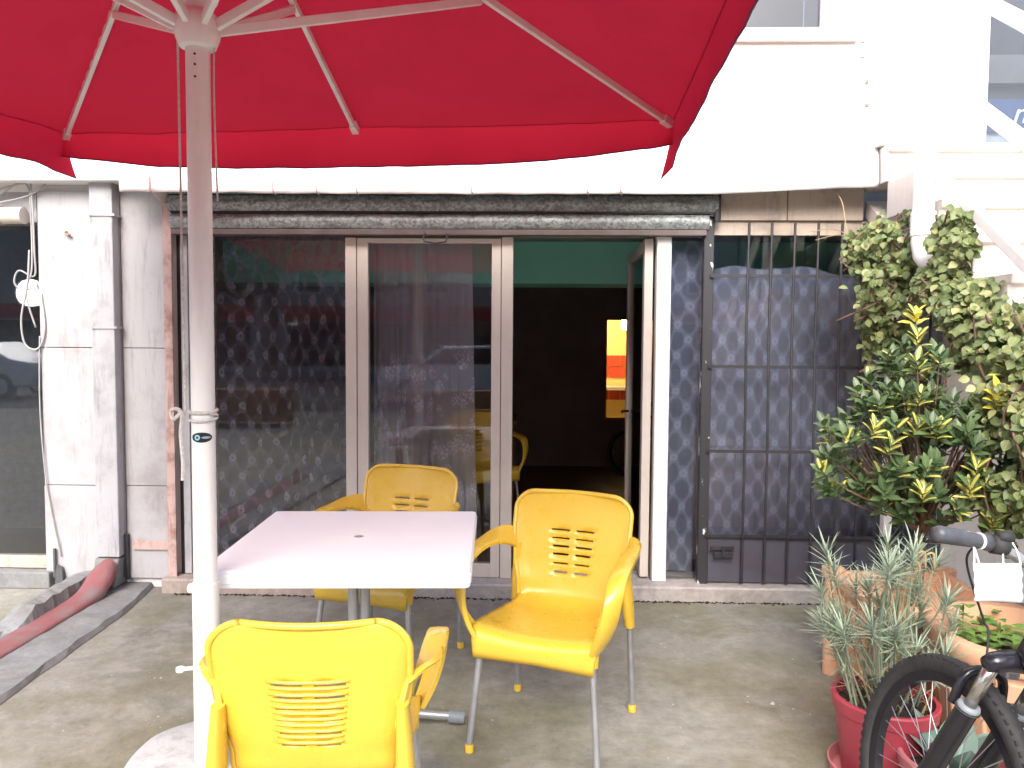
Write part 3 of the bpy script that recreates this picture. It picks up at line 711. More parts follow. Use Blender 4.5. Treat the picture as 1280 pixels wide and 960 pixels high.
# upper shop window beyond the parapet
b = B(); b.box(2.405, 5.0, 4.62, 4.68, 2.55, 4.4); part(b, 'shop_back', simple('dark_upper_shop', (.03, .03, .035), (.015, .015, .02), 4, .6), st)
b = B(); b.box(2.41, 4.0, 4.56, 4.60, 3.0, 3.16); part(b, 'pale_band', M['wire2'], st)
b = B(); b.box(2.41, 4.0, 4.50, 4.54, 2.555, 2.80); part(b, 'sign_strip', M['bluewhite'], st)
sg = B().box(2.41, 4.0, 4.47, 4.495, 2.70, 2.88); sgo = part(sg, 'sign_board', M['blue_sign'], st)
def text_mesh(body, size, mat, name, parent, loc, rot, shear=0, ex=.002):
    cu = bpy.data.curves.new(name, 'FONT'); cu.body = body; cu.size = size; cu.extrude = ex; cu.shear = shear
    tmp = bpy.data.objects.new('tmp', cu); col.objects.link(tmp)
    dg = bpy.context.evaluated_depsgraph_get(); me = bpy.data.meshes.new_from_object(tmp.evaluated_get(dg))
    bpy.data.objects.remove(tmp); me.materials.clear(); me.materials.append(mat)
    o = bpy.data.objects.new(name, me); col.objects.link(o); o.parent = parent; o.location = Vector(loc) - root_loc(parent); o.rotation_euler = rot; return o
text_mesh('n', .17, M['tabletop'], 'lettering', sgo, (2.70, 4.466, 2.745), (R(90), 0, 0), .3)
b = B(); b.box(2.41, 5.0, 4.40, 4.406, 2.56, 4.4); part(b, 'pane', M['glass'], st)
for rz_, nm in ((0.0, 'handrail'), (.43, 'handrail'), (.86, 'handrail')):
    w = .05 if rz_ == 0 else .055
    ya, yb = (3.72, .9) if rz_ == 0 else (4.05, .9)
    za = 2.365 + (ya - 3.72) * rise / run + rz_; zb = za - (ya - yb) * rise / run
    b = B(); b.bar((X0 - .02, ya, za), (X0 - .02, yb, zb), .04, w); part(b, nm, M['white'], st, bevel=.006)
for y in (2.6, 1.4):
    za = 2.365 + (y - 3.72) * rise / run
    b = B(); b.box(X0 + .0, X0 + .035, y, y + .035, za - .1, za + .84); part(b, 'rail_post', M['white'], st)
wp = thing('drain_pipe', 'white plastic drain pipe with elbow coming out above the climber', 'drain pipe', (1.80, 3.62, 1.85))
b = B(); P = [(1.805, 3.62, 2.62), (1.805, 3.62, 2.2), (1.802, 3.62, 1.96), (1.808, 3.61, 1.90), (1.83, 3.59, 1.855), (1.87, 3.57, 1.83)]
b.tube(P, .047, 20); part(b, 'pipe', M['white'], wp, smooth=True, auto=50)
b = B(); b.tube([(1.805, 3.62, 2.10), (1.805, 3.62, 1.99)], .054, 20); part(b, 'socket', M['white'], wp, smooth=True, auto=50)
b = B(); b.tube([(1.866, 3.572, 1.832), (1.874, 3.568, 1.828)], .040, 16); part(b, 'mouth', M['black'], wp)

# ------------------------------------------------------------------ parasol
PX, PY = -1.0, 2.27
um = thing('parasol', 'large square red parasol with white ribs and white pole', 'parasol', (PX, PY, 0))
b = B(); b.tube([(PX, PY, .10), (PX, PY, 3.12)], .0345, 28); part(b, 'pole', M['white'], um, smooth=True, auto=50)
b = B(); b.tube([(PX, PY, .08), (PX, PY, .74)], .0395, 28); part(b, 'sleeve', M['white'], um, smooth=True, auto=50)
TH = .073; fv = Vector((math.sin(TH), math.cos(TH), 0)); rv = Vector((fv.y, -fv.x, 0)); ctr = Vector((PX, PY, 0)); HS = 1.55
def cano(a, c, dz=0):
    """canopy point at local (right a, forward c), both -1..1"""
    m_ = max(abs(a), abs(c)); z = 3.10 - (3.10 - 2.485) * m_ + .06 * c * m_ if m_ else 3.10
    sag = -.02 * m_ * (1 - m_) * 2
    if m_ > 1e-6:
        ang = math.atan2(c, a); q = abs(math.sin(4 * ang)); sag += -.010 * m_ * q + .007 * mnoise.noise((a * 5, c * 5, 3)) * m_ + .004 * mnoise.noise((a * 14, c * 14, 9)) * m_
    return ctr + rv * (a * HS) + fv * (c * HS) + Vector((0, 0, z + sag + dz))
b = B(); n = 48
b.grid(n, n, lambda i, j: cano(-1 + 2 * i / n, -1 + 2 * j / n))
cn = part(b, 'canopy', M['canvas'], um, smooth=True)
def edge_pt(side, t):     # t -1..1 along the side
    return {'f': (t, 1), 'b': (-t, -1), 'r': (1, -t), 'l': (-1, t)}[side]
for side in 'frbl':
    b = B(); nt, nd = 60, 10; out = {'f': fv, 'b': -fv, 'r': rv, 'l': -rv}[side]
    def val(i, j, side=side, out=out):
        t = -1 + 2 * i / nt; d = j / nd; p = cano(*edge_pt(side, t))
        e = abs(t); drop = .125 + .068 * (1 - e ** 2.2) if side in 'f' else .185 + (.09 if side == 'r' else .045) * max(0, (e - .85)) / .15
        wav = (.010 if side == 'f' else .003) * math.sin(t * 11 + ord(side)) + .006 * mnoise.noise((t * 8, ord(side), d))
        tuck = -.05 * max(0, e - .93) / .07 * d
        along = rv * 0
        return p + Vector((0, 0, -drop * d)) + out * (.012 * d + wav * d + tuck - .02 * d * d)
    b.grid(nt, nd, val); vo_ = part(b, 'valance', M['valance'], um, smooth=True)
    B().tube([val(i, nd) for i in range(nt + 1)], .0035, 6).build('hem', M['hem'], vo_)
    B().tube([val(i, 0) + out * -.002 for i in range(nt + 1)], .003, 5).build('edge_seam', M['canvas'], vo_)
for (a, c) in ((0, 1), (1, 1), (1, 0), (1, -1), (0, -1), (-1, -1), (-1, 0), (-1, 1)):
    p1 = cano(a * .985, c * .985, -.026); p0 = ctr + Vector((0, 0, 3.05)) + (p1 - ctr).normalized() * .0
    d = (p1 - ctr); d.z = 0; d.normalize(); p0 = ctr + d * .05 + Vector((0, 0, 3.035))
    rb = part(B().bar(p0, p1, .020, .030), 'rib', M['white'], um, bevel=.003)
    t = (p1 - p0).normalized(); B().bar(p1 - t * .05, p1 + t * .012, .034, .040).build('rib_cap', M['white'], rb, bevel=.004)
    j = p0 + (p1 - p0) * .47 + Vector((0, 0, -.022)); s0 = ctr + d * .055 + Vector((0, 0, 2.405))
    part(B().bar(s0, j, .018, .030), 'strut', M['white'], um, bevel=.003)
b = B(); b.lathe([(.040, -.06), (.052, -.055), (.062, -.03), (.066, -.005), (.062, .03), (.05, .045), (.040, .05)], (PX, PY, 2.40), 28); b.lathe([(.042, 0), (.058, .004), (.060, .012), (.042, .016)], (PX, PY, 2.475), 28)
part(b, 'runner', M['white'], um, smooth=True, auto=40)
b = B(); b.lathe([(.040, 0), (.07, .01), (.07, .05), (.045, .06)], (PX, PY, 3.02), 24); part(b, 'crown_hub', M['white'], um, smooth=True, auto=40)
for z in (2.315, 2.285, 2.25):
    b = B(); b.tube([(PX + .006, PY - .0335, z), (PX + .006, PY - .0355, z)], .0035, 8); part(b, 'peg_hole', M['black'], um)
b = B(); b.tube([(PX - .036, PY, .47), (PX - .07, PY - .01, .47)], .006, 8); b.lathe([(.004, 0), (.013, .004), (.013, .016), (.004, .02)], (PX - .078, PY - .012, .46), 10); part(b, 'clamp_knob', M['white'], um)
b = B(); b.tube([(PX - .037, PY, .72), (PX - .052, PY, .72)], .014, 10); part(b, 'clamp_knob', M['white'], um)
# oval label on the pole, bent round it
lb = B(); n, k = 16, 10
def lab(sx, sz, off, cx=0):
    def f(i, j):
        r = j / k; a = 2 * math.pi * i / n; u = cx + sx * r * math.cos(a); w = sz * r * math.sin(a); th = u / .0345
        return (PX + .016 * 0 + (.0345 + off) * math.sin(th + .25), PY - (.0345 + off) * math.cos(th + .25), 1.19 + w)
    return f
sl = part(lb.grid(n, k, lab(.032, .0155, .0008)), 'oval_label', M['stickerblack'], um)
B().grid(n, k, lab(.0085, .0085, .0016, -.012)).build('round_mark', M['stickercyan'], sl)
B().grid(n, k, lab(.0035, .0035, .0022, -.012)).build('mark_centre', M['stickerblack'], sl)
B().grid(n, k, lab(.013, .0035, .0016, .013)).build('word_mark', M['bluewhite'], sl)
# cords
rp = thing('pulley_cord', 'thin white cord running down the parasol pole and knotted round it', 'cord', (PX - .05, PY, 1.2))
b = B(); b.tube(curve([(PX - .055, PY - .01, 2.38), (PX - .052, PY - .012, 1.9), (PX - .048, PY - .015, 1.26)], 20), .0035, 6); part(b, 'cord', M['rope'], rp)
b = B(); b.tube(curve([(PX + .05, PY, 2.38), (PX + .047, PY, 2.2), (PX + .045, PY + .02, 1.9)], 12), .0028, 6); part(b, 'cord', M['rope'], rp)
for z, dz in ((1.245, .006), (1.257, -.008), (1.268, .004)):
    b = B(); b.tube([(PX + .0395 * math.cos(a), PY + .0395 * math.sin(a), z + dz * math.sin(a)) for a in [q * math.pi / 12 for q in range(24)]], .0048, 6, closed=True); part(b, 'winding', M['rope'], rp)
b = B(); b.tube(curve([(PX - .045, PY - .03, 1.25), (PX - .06, PY - .035, 1.275), (PX - .085, PY - .03, 1.27), (PX - .075, PY - .035, 1.245), (PX - .05, PY - .035, 1.26), (PX - .056, PY - .03, 1.2), (PX - .05, PY - .032, 1.12), (PX - .052, PY - .03, 1.06)], 40), .006, 6); part(b, 'knot', M['rope'], rp)
# base
b = B(); b.lathe([(.295, 0), (.31, .02), (.315, .06), (.305, .09), (.275, .115), (.21, .13), (.12, .14), (.045, .145)], (-1.03, 2.42, 0), 64,
                 lambda a, r, z: r * (1 + .02 * math.sin(3 * a) + .015 * math.sin(7 * a + 1) + .022 * mnoise.noise((math.cos(a) * 3, math.sin(a) * 3, z * 20))))
solo(b, 'concrete_weight', M['whiteconc'], 'rough round whitewashed concrete base under the parasol pole', 'parasol weight', (-1.03, 2.42, 0), smooth=True)

# ------------------------------------------------------------------ table
TC = (-.648, 2.795, 0); TA = R(3.0)
tb = thing('cafe_table', 'square white cafe table between the three yellow chairs', 'table', TC, TA, local=True)
def rrect(w, h, r, n=6):
    pts = []
    for cx, cy, a0 in ((w - r, h - r, 0), (-w + r, h - r, 90), (-w + r, -h + r, 180), (w - r, -h + r, 270)):
        for k in range(n + 1): a = R(a0 + 90 * k / n); pts.append((cx + r * math.cos(a), cy + r * math.sin(a)))
    return pts
hw = .43
b = B(); b.prism(rrect(hw, hw, .02), 2, .693, .752); tt = b.build('table_top', M['tabletop'], tb, bevel=.006)
b = B(); b.prism(rrect(hw + .003, hw + .003, .022), 2, .706, .738); b.build('edge_band', M['tabletop'], tt, bevel=.004)
b = B(); b.lathe([(.018, 0), (.018, .002)], (0, 0, .7505), 16); b.lathe([(.010, 0), (.010, .0015)], (0, 0, .7525), 12); b.build('parasol_hole', simple('hole_cap', (.30, .30, .31), (.25, .25, .26), 9, .5), tt)
for s_ in (-1, 1):
    b = B(); b.tube([(.022 * s_, 0, .06), (.022 * s_, 0, .70)], .02, 16); b.build('column', M['steel'], tb, smooth=True, auto=50)
b = B(); b.box(-.16, .16, -.16, .16, .675, .699); b.build('top_plate', M['steel'], tb)
for k in range(4):
    a = k * math.pi / 2 + .12; ca, sa = math.cos(a), math.sin(a)
    b = B(); b.tube([(.03 * ca, .03 * sa, .07), (.2 * ca, .2 * sa, .06), (.34 * ca, .34 * sa, .04)], .017, 12); ft = b.build('foot', M['steel'], tb, smooth=True, auto=50)
    b = B(); b.tube([(.335 * ca, .335 * sa, .039), (.395 * ca, .395 * sa, .030)], .024, 12); b.build('end_cap', M['greyplastic'], ft, smooth=True, auto=50)

# ------------------------------------------------------------------ chair
def make_chair():
    root = thing('plastic_chair', 'yellow plastic armchair with silver legs on the right of the table, facing the camera', 'chair', (0, 0, 0), 0, 'yellow chairs at the white table', local=True)
    prof = [(-.262, .362), (-.266, .40), (-.250, .438), (-.205, .446), (-.10, .436), (.03, .428), (.12, .430), (.172, .458), (.196, .52), (.214, .60), (.232, .70), (.247, .79), (.258, .872)]
    N = 240; raw = [cr([(0, y, z) for y, z in prof], (len(prof) - 1) * k / N) for k in range(N + 1)]
    arc = [0.]
    for k in range(N): arc.append(arc[-1] + (raw[k + 1] - raw[k]).length)
    L = arc[-1]
    def at(s):
        s = max(0, min(L, s)); lo = 0
        import bisect
        i = min(max(bisect.bisect_left(arc, s), 1), N); f = (s - arc[i - 1]) / (arc[i] - arc[i - 1])
        return raw[i - 1].lerp(raw[i], f)
    s_of_z = lambda z: next(arc[k] for k in range(N + 1) if k > N * .55 and raw[k].z >= z)
    def hw(s):
        p = at(s); t = s / L
        ws = [(0, .222), (.10, .232), (.22, .236), (.36, .226), (.45, .214), (.52, .204), (.60, .206), (.72, .228), (.85, .240), (.93, .241), (1.0, .236)]
        for (a, x), (c, y) in zip(ws, ws[1:]):
            if a <= t <= c: f = (t - a) / (c - a); f = f * f * (3 - 2 * f); w = x + (y - x) * f; break
        r = .075; d = L - s                          # rounded top corners
        if d < r: w -= r - math.sqrt(max(0, r * r - (r - d) ** 2))
        return w
    z_slots = [.722 - .0165 * 2 * k - .004 for k in range(6)]
    ss = [s_of_z(z) for z in z_slots]; sh = .0042
    lines = sorted(set([L * k / 44 for k in range(45)] + [L - .075 * (1 - math.cos(math.pi / 2 * k / 8)) for k in range(9)]))
    for s in ss: lines = [q for q in lines if abs(q - s) > .0065] + [s - sh, s + sh]
    lines.sort()
    def cols(s):      # u half-positions in metres for the slot columns, tapering downwards
        k = (s_of_z(.74) - s) / .22; wo = .092 - .024 * max(0, min(1, k)); return .014, wo
    ui = [-1, -.9, -.8, -.7, -.6, None, None, -.05, .05, None, None, .6, .7, .8, .9, 1]
    nu = 18
    def upos(i, s):
        w = hw(s); a, o = cols(s); a = min(a, w * .2); o = min(o, w * .45)
        xs = [-w, -.93 * w, -.85 * w, -.75 * w, -.62 * w, -o - (w * .62 - o) * .35, -o, -(o + a) / 2, -a, 0, a, (o + a) / 2, o, o + (w * .62 - o) * .35, .62 * w, .75 * w, .85 * w, .93 * w, w]
        return xs[i]
    def pt(i, j):
        s = lines[j]; p = at(s); x = upos(i, s); u = x / hw(s); t = s / L
        back = max(0, min(1, (t - .5) / .12)); seat = 1 - back
        y = p.y - back * (.030 * u * u) + .0; z = p.z + seat * .020 * (abs(u) ** 2.2) * (1 if t > .1 else t / .1)
        if t < .06: z -= .014 * math.cos(u * 1.57) * 0 - .012 * abs(u) * (1 - t / .06) * -1 * .6
        if back > .3: y -= .016 * max(0, abs(u) - .9) / .1 * max(0, min(1, (L - s - .05) / .12))
        return (x, y, z)
    slot_j = [k for k in range(len(lines) - 1) if any(abs((lines[k] + lines[k + 1]) / 2 - s) < 1e-4 for s in ss)]
    b = B(); b.grid(nu, len(lines) - 1, pt, lambda i, j: j in slot_j and (6 <= i <= 7 or 10 <= i <= 11))
    sh_ = b.build('seat_shell', M['yellow'], root, smooth=True)
    m = sh_.modifiers.new('solid', 'SOLIDIFY'); m.thickness = .006; m.offset = 0
    # rolled rim round the back
    rim = [Vector(pt(0, j)) for j in range(len(lines)) if lines[j] / L > .52] + [Vector(pt(i, len(lines) - 1)) for i in range(1, nu)] + [Vector(pt(nu, j)) for j in range(len(lines) - 1, -1, -1) if lines[j] / L > .52]
    B().tube([p + Vector((0, .002, 0)) for p in rim], .0095, 8).build('back_rim', M['yellow'], root, smooth=True)
    # eleven ribs over the slots, seen from behind
    for k in range(11):
        z = .729 - .0165 * k; s = s_of_z(z); p = at(s); w = cols(s)[1] + .006
        rb = B(); rb.tube(curve([(-w, p.y + .002 - .03 * (w / .23) ** 2, z), (-w * .5, p.y + .0055, z - .001), (0, p.y + .006, z - .001), (w * .5, p.y + .0055, z - .001), (w, p.y + .002 - .03 * (w / .23) ** 2, z)], 8), .0046, 6); rb.build('rib', M['yellow'], root, smooth=True)
    # arms: a broad strap from the back, over, down to the front of the seat
    for s in (-1, 1):
        path = [(.222, .212, .66), (.246, .17, .690), (.272, .09, .705), (.283, -.02, .708), (.288, -.12, .703), (.288, -.205, .680), (.284, -.252, .625), (.274, -.262, .555), (.255, -.252, .490), (.228, -.232, .432)]
        wid = [(.012, -.01, .060), (.022, -.004, .044), (.030, 0, .022), (.031, 0, .004), (.031, .002, .002), (.031, .008, .004), (.028, .018, .004), (.024, .028, .004), (.020, .034, .006), (.014, .036, .008)]
        n = 40; b = B(); rows = []
        for k in range(n + 1):
            t = (len(path) - 1) * k / n; c = cr(path, t); w = cr(wid, t); d = (cr(path, min(t + .05, len(path) - 1)) - cr(path, max(t - .05, 0))).normalized()
            nn = d.cross(w).normalized() * .0085
            ring = [c + w * q + nn * e for q, e in ((-1, .45), (-.8, 1), (0, 1.2), (.8, 1), (1, .45), (1, -1.2), (.86, -1.4), (.8, -.6), (0, -.4), (-.8, -.6), (-.86, -1.4), (-1, -1.2))]
            rows.append([Vector((s * q.x, q.y, q.z)) for q in ring])
        vs = [p for r in rows for p in r]; m_ = len(rows[0])
        fs = [(i * m_ + k, i * m_ + (k + 1) % m_, (i + 1) * m_ + (k + 1) % m_, (i + 1) * m_ + k) for i in range(n) for k in range(m_)]
        fs += [tuple(range(m_)), tuple(range(n * m_, n * m_ + m_))]
        b.add(vs, fs); b.build('armrest', M['yellow'], root, smooth=True, auto=50)
        # rear leg housing and front leg housing
        b = B(); n = 14; rows = []
        hp = [((s * .222, .208, .66), .016, .032), ((s * .226, .206, .58), .020, .040), ((s * .229, .208, .50), .024, .042), ((s * .233, .216, .43), .024, .036), ((s * .238, .226, .36), .020, .026)]
        for c, wx, wy in hp:
            rows.append([Vector(c) + Vector((wx * math.cos(a), wy * math.sin(a), 0)) for a in [q * math.pi / 8 for q in range(16)]])
        fs = [(i * 16 + k, i * 16 + (k + 1) % 16, (i + 1) * 16 + (k + 1) % 16, (i + 1) * 16 + k) for i in range(4) for k in range(16)] + [tuple(range(16)), tuple(range(64, 80))]
        b.add([p for r in rows for p in r], fs); b.build('leg_socket', M['yellow'], root, smooth=True, auto=60)
        b = B(); b.tube([(s * .205, -.215, .43), (s * .208, -.225, .37)], [.026, .020], 12); b.build('leg_socket', M['yellow'], root, smooth=True, auto=60)
        for top, foot in (((s * .207, -.222, .40), (s * .238, -.258, .03)), ((s * .237, .224, .40), (s * .246, .262, .03))):
            b = B(); b.tube([top, foot], .0125, 14); lg = b.build('leg', M['steel'], root, smooth=True, auto=50)
            b = B(); b.lathe([(.012, -.03), (.0165, -.028), (.0165, -.006), (.0145, 0)], foot, 14); b.build('foot_cap', M['yellow'], lg, smooth=True, auto=50)
    return root
ch = make_chair()
def place(o, x, y, rz, label=None):
    o.location = (x, y, 0); o.rotation_euler = (0, 0, rz)
    if label: o['label'] = label
    return o
place(ch, .09, 2.835, R(-19.5))
c2 = place(copy_tree(ch), -.655, 3.43, R(-17.5), 'yellow plastic armchair behind the table with only its upper back showing')
c3 = place(copy_tree(ch), -.545, 1.965 - .46 + .0, R(184), 'nearest yellow plastic armchair with ribbed back turned to the camera')
c3.location = (-.53, 1.93, 0); c3.scale = (.965, .965, .955)
c4 = place(copy_tree(ch), -.42, 6.3, R(25), 'yellow plastic armchair standing in the dim room behind the door glass')
c4['group'] = 'yellow chairs inside the room'

# ------------------------------------------------------------------ bicycle (local frame: +Y forward, front axle at the origin's height .33)
def make_bike(name, label, loc, rz, lean, sc=1.0, detail=True, bars=.33):
    root = thing(name, label, 'bicycle', loc, rz, local=True); root.rotation_euler = (0, lean, rz); root.scale = (sc,) * 3
    Rw = .335; ax = Vector((0, 0, Rw)); rax = Vector((0, -1.05, Rw))
    def wheel(c, nm):
        w = B(); n = 96
        w.tube([c + Vector((0, (Rw - .026) * math.cos(a), (Rw - .026) * math.sin(a))) for a in [2 * math.pi * k / n for k in range(n)]], .0255, 14, closed=True)
        ty = w.build(nm, M['rubber'], root, smooth=True)
        k = B()
        for q in range(84 if detail else 0):
            for sx in (-.016, 0, .016):
                a = 2 * math.pi * (q + (.5 if sx == 0 else 0)) / 84; r0 = Rw - .003 - (.005 if sx else 0)
                u = Vector((0, math.cos(a), math.sin(a))); tt_ = Vector((0, -math.sin(a), math.cos(a)))
                k.bar(c + u * (r0 - .002) + Vector((sx, 0, 0)) - tt_ * .006, c + u * (r0 - .002) + Vector((sx, 0, 0)) + tt_ * .006, .011, .008, u)
        if detail: kk = k.build('tread', M['rubber'], ty); kk['kind'] = 'stuff'
        r = B(); r.lathe([(0, 0)], seg=3) if 0 else None
        prof = [(-.012, -.055), (.012, -.055), (.015, -.046), (.013, -.072), (-.013, -.072), (-.015, -.046)]
        rr = B(); m_ = len(prof); vs = []
        for q in range(n):
            a = 2 * math.pi * q / n
            for x, d in prof: vs.append(c + Vector((x, (Rw + d) * math.cos(a), (Rw + d) * math.sin(a))))
        rr.add(vs, [(q * m_ + e, q * m_ + (e + 1) % m_, ((q + 1) % n) * m_ + (e + 1) % m_, ((q + 1) % n) * m_ + e) for q in range(n) for e in range(m_)])
        rr.build('rim', M['glossblack'], ty, smooth=True, auto=35)
        B().tube([c + Vector((-.05, 0, 0)), c + Vector((-.034, 0, 0)), c + Vector((-.03, 0, 0)), c + Vector((.03, 0, 0)), c + Vector((.034, 0, 0)), c + Vector((.05, 0, 0))], [.012, .024, .016, .016, .024, .012], 14).build('hub', M['steel'], ty, smooth=True)
        sm = None
        for q in range(32 if detail else 12):
            N_ = 32 if detail else 12; a = 2 * math.pi * q / N_; sd_ = .03 if q % 2 else -.03; a2 = a + (.45 if q % 4 < 2 else -.45)
            B().tube([c + Vector((sd_, .022 * math.cos(a2), .022 * math.sin(a2))), c + Vector((0, (Rw - .066) * math.cos(a), (Rw - .066) * math.sin(a)))], .0013, 5).build('spoke', M['steel'], ty)
    wheel(ax, 'front_wheel'); wheel(rax, 'rear_wheel')
    sa = Vector((0, -math.sin(R(20)), math.cos(R(20)))); fo = Vector((0, math.cos(R(20)), math.sin(R(20))))
    cp = ax + sa * .43 - fo * .02; L = .065
    for s in (-1, 1):
        o = Vector((s * L, 0, 0))
        b = B(); b.tube([ax + o, ax + o + sa * .05 - fo * .01, ax + o + sa * .28 - fo * .018, ax + o + sa * .29 - fo * .018], [.02, .026, .0255, .029], 16); b.build('fork_leg', M['rubber'] if 0 else M['glossblack'], root, smooth=True, auto=40)
        b = B(); b.tube([ax + o + sa * .28 - fo * .018, cp + o], .0155, 16); b.build('stanchion', M['chrome'], root, smooth=True)
        b = B(); b.tube([ax + o + sa * .285 - fo * .018, ax + o + sa * .30 - fo * .018], [.029, .024], 16); b.build('seal', M['greyplastic'], root, smooth=True)
    b = B(); b.tube(curve([ax + sa * .27 + Vector((-L, .03, 0)), ax + sa * .35 + Vector((-.05, .05, 0)), ax + sa * .37 + Vector((0, .055, 0)), ax + sa * .35 + Vector((.05, .05, 0)), ax + sa * .27 + Vector((L, .03, 0))], 20), .012, 10); b.build('fork_brace', M['glossblack'], root, smooth=True)
    b = B(); b.tube([cp + Vector((-L - .02, 0, -.004)), cp + Vector((-L, 0, .004)), cp + Vector((-.03, 0, .012)), cp + Vector((.03, 0, .012)), cp + Vector((L, 0, .004)), cp + Vector((L + .02, 0, -.004))], [.018, .024, .026, .026, .024, .018], 14); b.build('fork_crown', M['glossblack'], root, smooth=True)
    h0 = cp + sa * .02; h1 = cp + sa * .17
    b = B(); b.tube([h0, h0 + sa * .01, h0 + sa * .012, h1 - sa * .012, h1 - sa * .01, h1], [.025, .025, .021, .021, .025, .025], 18); b.build('head_tube', M['glossblack'], root, smooth=True, auto=40)
    b = B(); b.tube([h0 - sa * .004, h0 + sa * .006], .0262, 18); b.build('headset_ring', M['redpot'], root, smooth=True, auto=40)
    hb = ax + sa * .675 + fo * .035
    b = B(); b.tube([h1, h1 + sa * .04], .017, 12); b.tube([h1 + sa * .03, hb], .018, 12); b.build('stem', M['glossblack'], root, smooth=True)
    bp = [hb + Vector((x, y, z)) for x, y, z in ((-bars, -.045, .045), (-.20, -.018, .038), (-.11, -.004, .022), (-.05, 0, 0), (.05, 0, 0), (.11, -.004, .022), (.20, -.018, .038), (bars, -.045, .045))]
    b = B(); b.tube(curve(bp, 40), .0125, 12); b.build('handlebar', M['steel'], root, smooth=True)
    for s in (-1, 1):
        g = [hb + Vector((s * q, y, z)) for q, y, z in ((bars + .004, -.046, .045), (bars - .01, -.044, .045), (bars - .06, -.036, .043), (bars - .10, -.028, .041), (bars - .13, -.024, .040), (bars - .145, -.022, .040))]
        b = B(); b.tube(g, [.015, .0195, .0185, .0165, .018, .0195], 18); gp = b.build('grip', M['grip'], root, smooth=True)
        q = bars - .118; B().tube([hb + Vector((s * q, -.0255, .0405)), hb + Vector((s * (q - .006), -.025, .0405))], .0192, 18).build('grip_ring', M['white'], gp, smooth=True)
        c = hb + Vector((s * (bars - .175), -.018, .038))
        b = B(); b.tube([c + Vector((-.016, 0, 0)), c + Vector((.016, 0, 0))], .022, 14); b.tube([c + Vector((0, .01, 0)), c + Vector((0, .035, -.005))], .014, 10); b.tube([c + Vector((-.01, -.005, .018)), c + Vector((.02, -.01, .026))], .014, 10); lv = b.build('brake_mount', M['rubber'], root, smooth=True)
        b = B(); b.tube(curve([c + Vector((0, .035, -.005)), c + Vector((s * .03, .06, -.012)), c + Vector((s * .10, .055, -.02)), c + Vector((s * .145, .045, -.022))], 14), [.007] * 15, 8); b.build('brake_lever', M['glossblack'], lv, smooth=True)
    b = B(); b.tube(curve([hb + Vector((-bars + .17, .03, .03)), hb + Vector((-.13, .10, -.03)), hb + Vector((-.06, .10, -.16)), cp + Vector((-.05, .05, .05)), cp + Vector((-.055, .03, -.08))], 30), .0028, 6); b.build('brake_cable', M['rubber'], root, smooth=True)
    b = B(); b.tube(curve([hb + Vector((bars - .17, .03, .03)), hb + Vector((.12, .10, -.05)), hb + Vector((.05, .05, -.2)), cp + Vector((.03, -.10, .06))], 30), .0028, 6); b.build('brake_cable', M['rubber'], root, smooth=True)
    bb_ = Vector((0, -.62, .30)); stp = Vector((0, -.80, .78))
    for a, c, r in ((h0 + sa * .03, bb_, .024), (h1 - sa * .03, stp, .019), (bb_, stp, .018)):
        b = B(); b.tube([a, c], r, 16); b.build('frame_tube', M['glossblack'], root, smooth=True)
    for s in (-1, 1):
        b = B(); b.tube([bb_ + Vector((s * .03, 0, 0)), rax + Vector((s * .06, 0, 0))], .010, 10); b.build('chain_stay', M['glossblack'], root, smooth=True)
        b = B(); b.tube([stp + Vector((s * .015, 0, -.03)), rax + Vector((s * .06, 0, 0))], .009, 10); b.build('seat_stay', M['glossblack'], root, smooth=True)
        d = Vector((0, .12 * s, -.12 * s)); b = B(); b.tube([bb_ + Vector((s * .05, 0, 0)), bb_ + d + Vector((s * .06, 0, 0))], .010, 8); cr_ = b.build('crank', M['steel'], root, smooth=True)
        q = bb_ + d + Vector((s * .10, 0, 0)); B().box(q.x - .04, q.x + .04, q.y - .035, q.y + .035, q.z - .01, q.z + .01).build('pedal', M['rubber'], cr_, bevel=.004)
    b = B(); b.tube([stp, stp + Vector((0, -.045, .12))], .0135, 12); b.build('seat_post', M['steel'], root, smooth=True)
    b = B(); sp_ = stp + Vector((0, -.05, .13))
    def sad(i, j):
        t = j / 10; w = .012 + .018 * t + .055 * max(0, t - .45) ** 1.2 * 2; a = math.pi * i / 8
        return sp_ + Vector((-w * math.cos(a), .14 - .27 * t, .03 * math.sin(a) + .012 * t))
    b.grid(8, 10, sad); b.build('saddle', M['rubber'], root, smooth=True)
    b = B(); b.tube([bb_ + Vector((.04, .09 * math.cos(a), .09 * math.sin(a))) for a in [2 * math.pi * k / 24 for k in range(24)]], .004, 6, closed=True); b.build('chainring', M['steel'], root)
    bc = cp + Vector((0, .03, -.02))
    b = B(); b.box(bc.x + .02, bc.x + .055, bc.y + .02, bc.y + .05, bc.z - .03, bc.z + .02); b.build('brake_caliper', M['steel'], root, bevel=.004)
    return root, hb
bike, hb = make_bike('mountain_bike', 'black mountain bike with wet tyre beside the terracotta pots, a mask hung on its handlebar', (1.068 - .335 * .167, 1.941, 0), .127, .167)
kid, _ = make_bike('child_bicycle', 'small dark bicycle parked inside the room below the lit hatch', (1.03, 8.3, .02), R(52), .08, .80, False)
bpy.context.view_layer.update()
mp = bike.matrix_world @ (hb + Vector((-.225, -.022, .03)))
mask = thing('face_mask', 'white pleated face mask hanging by its loops from the bicycle handlebar', 'face mask', mp)
b = B()
mdir = (bike.matrix_world.to_3x3() @ Vector((1, .15, 0))).normalized(); mdir.z = -.06
mw, mh = .135, .085; mnrm = Vector((.35, -1, .1)).normalized()
m0 = mp + Vector((-.01, -.03, -.035))
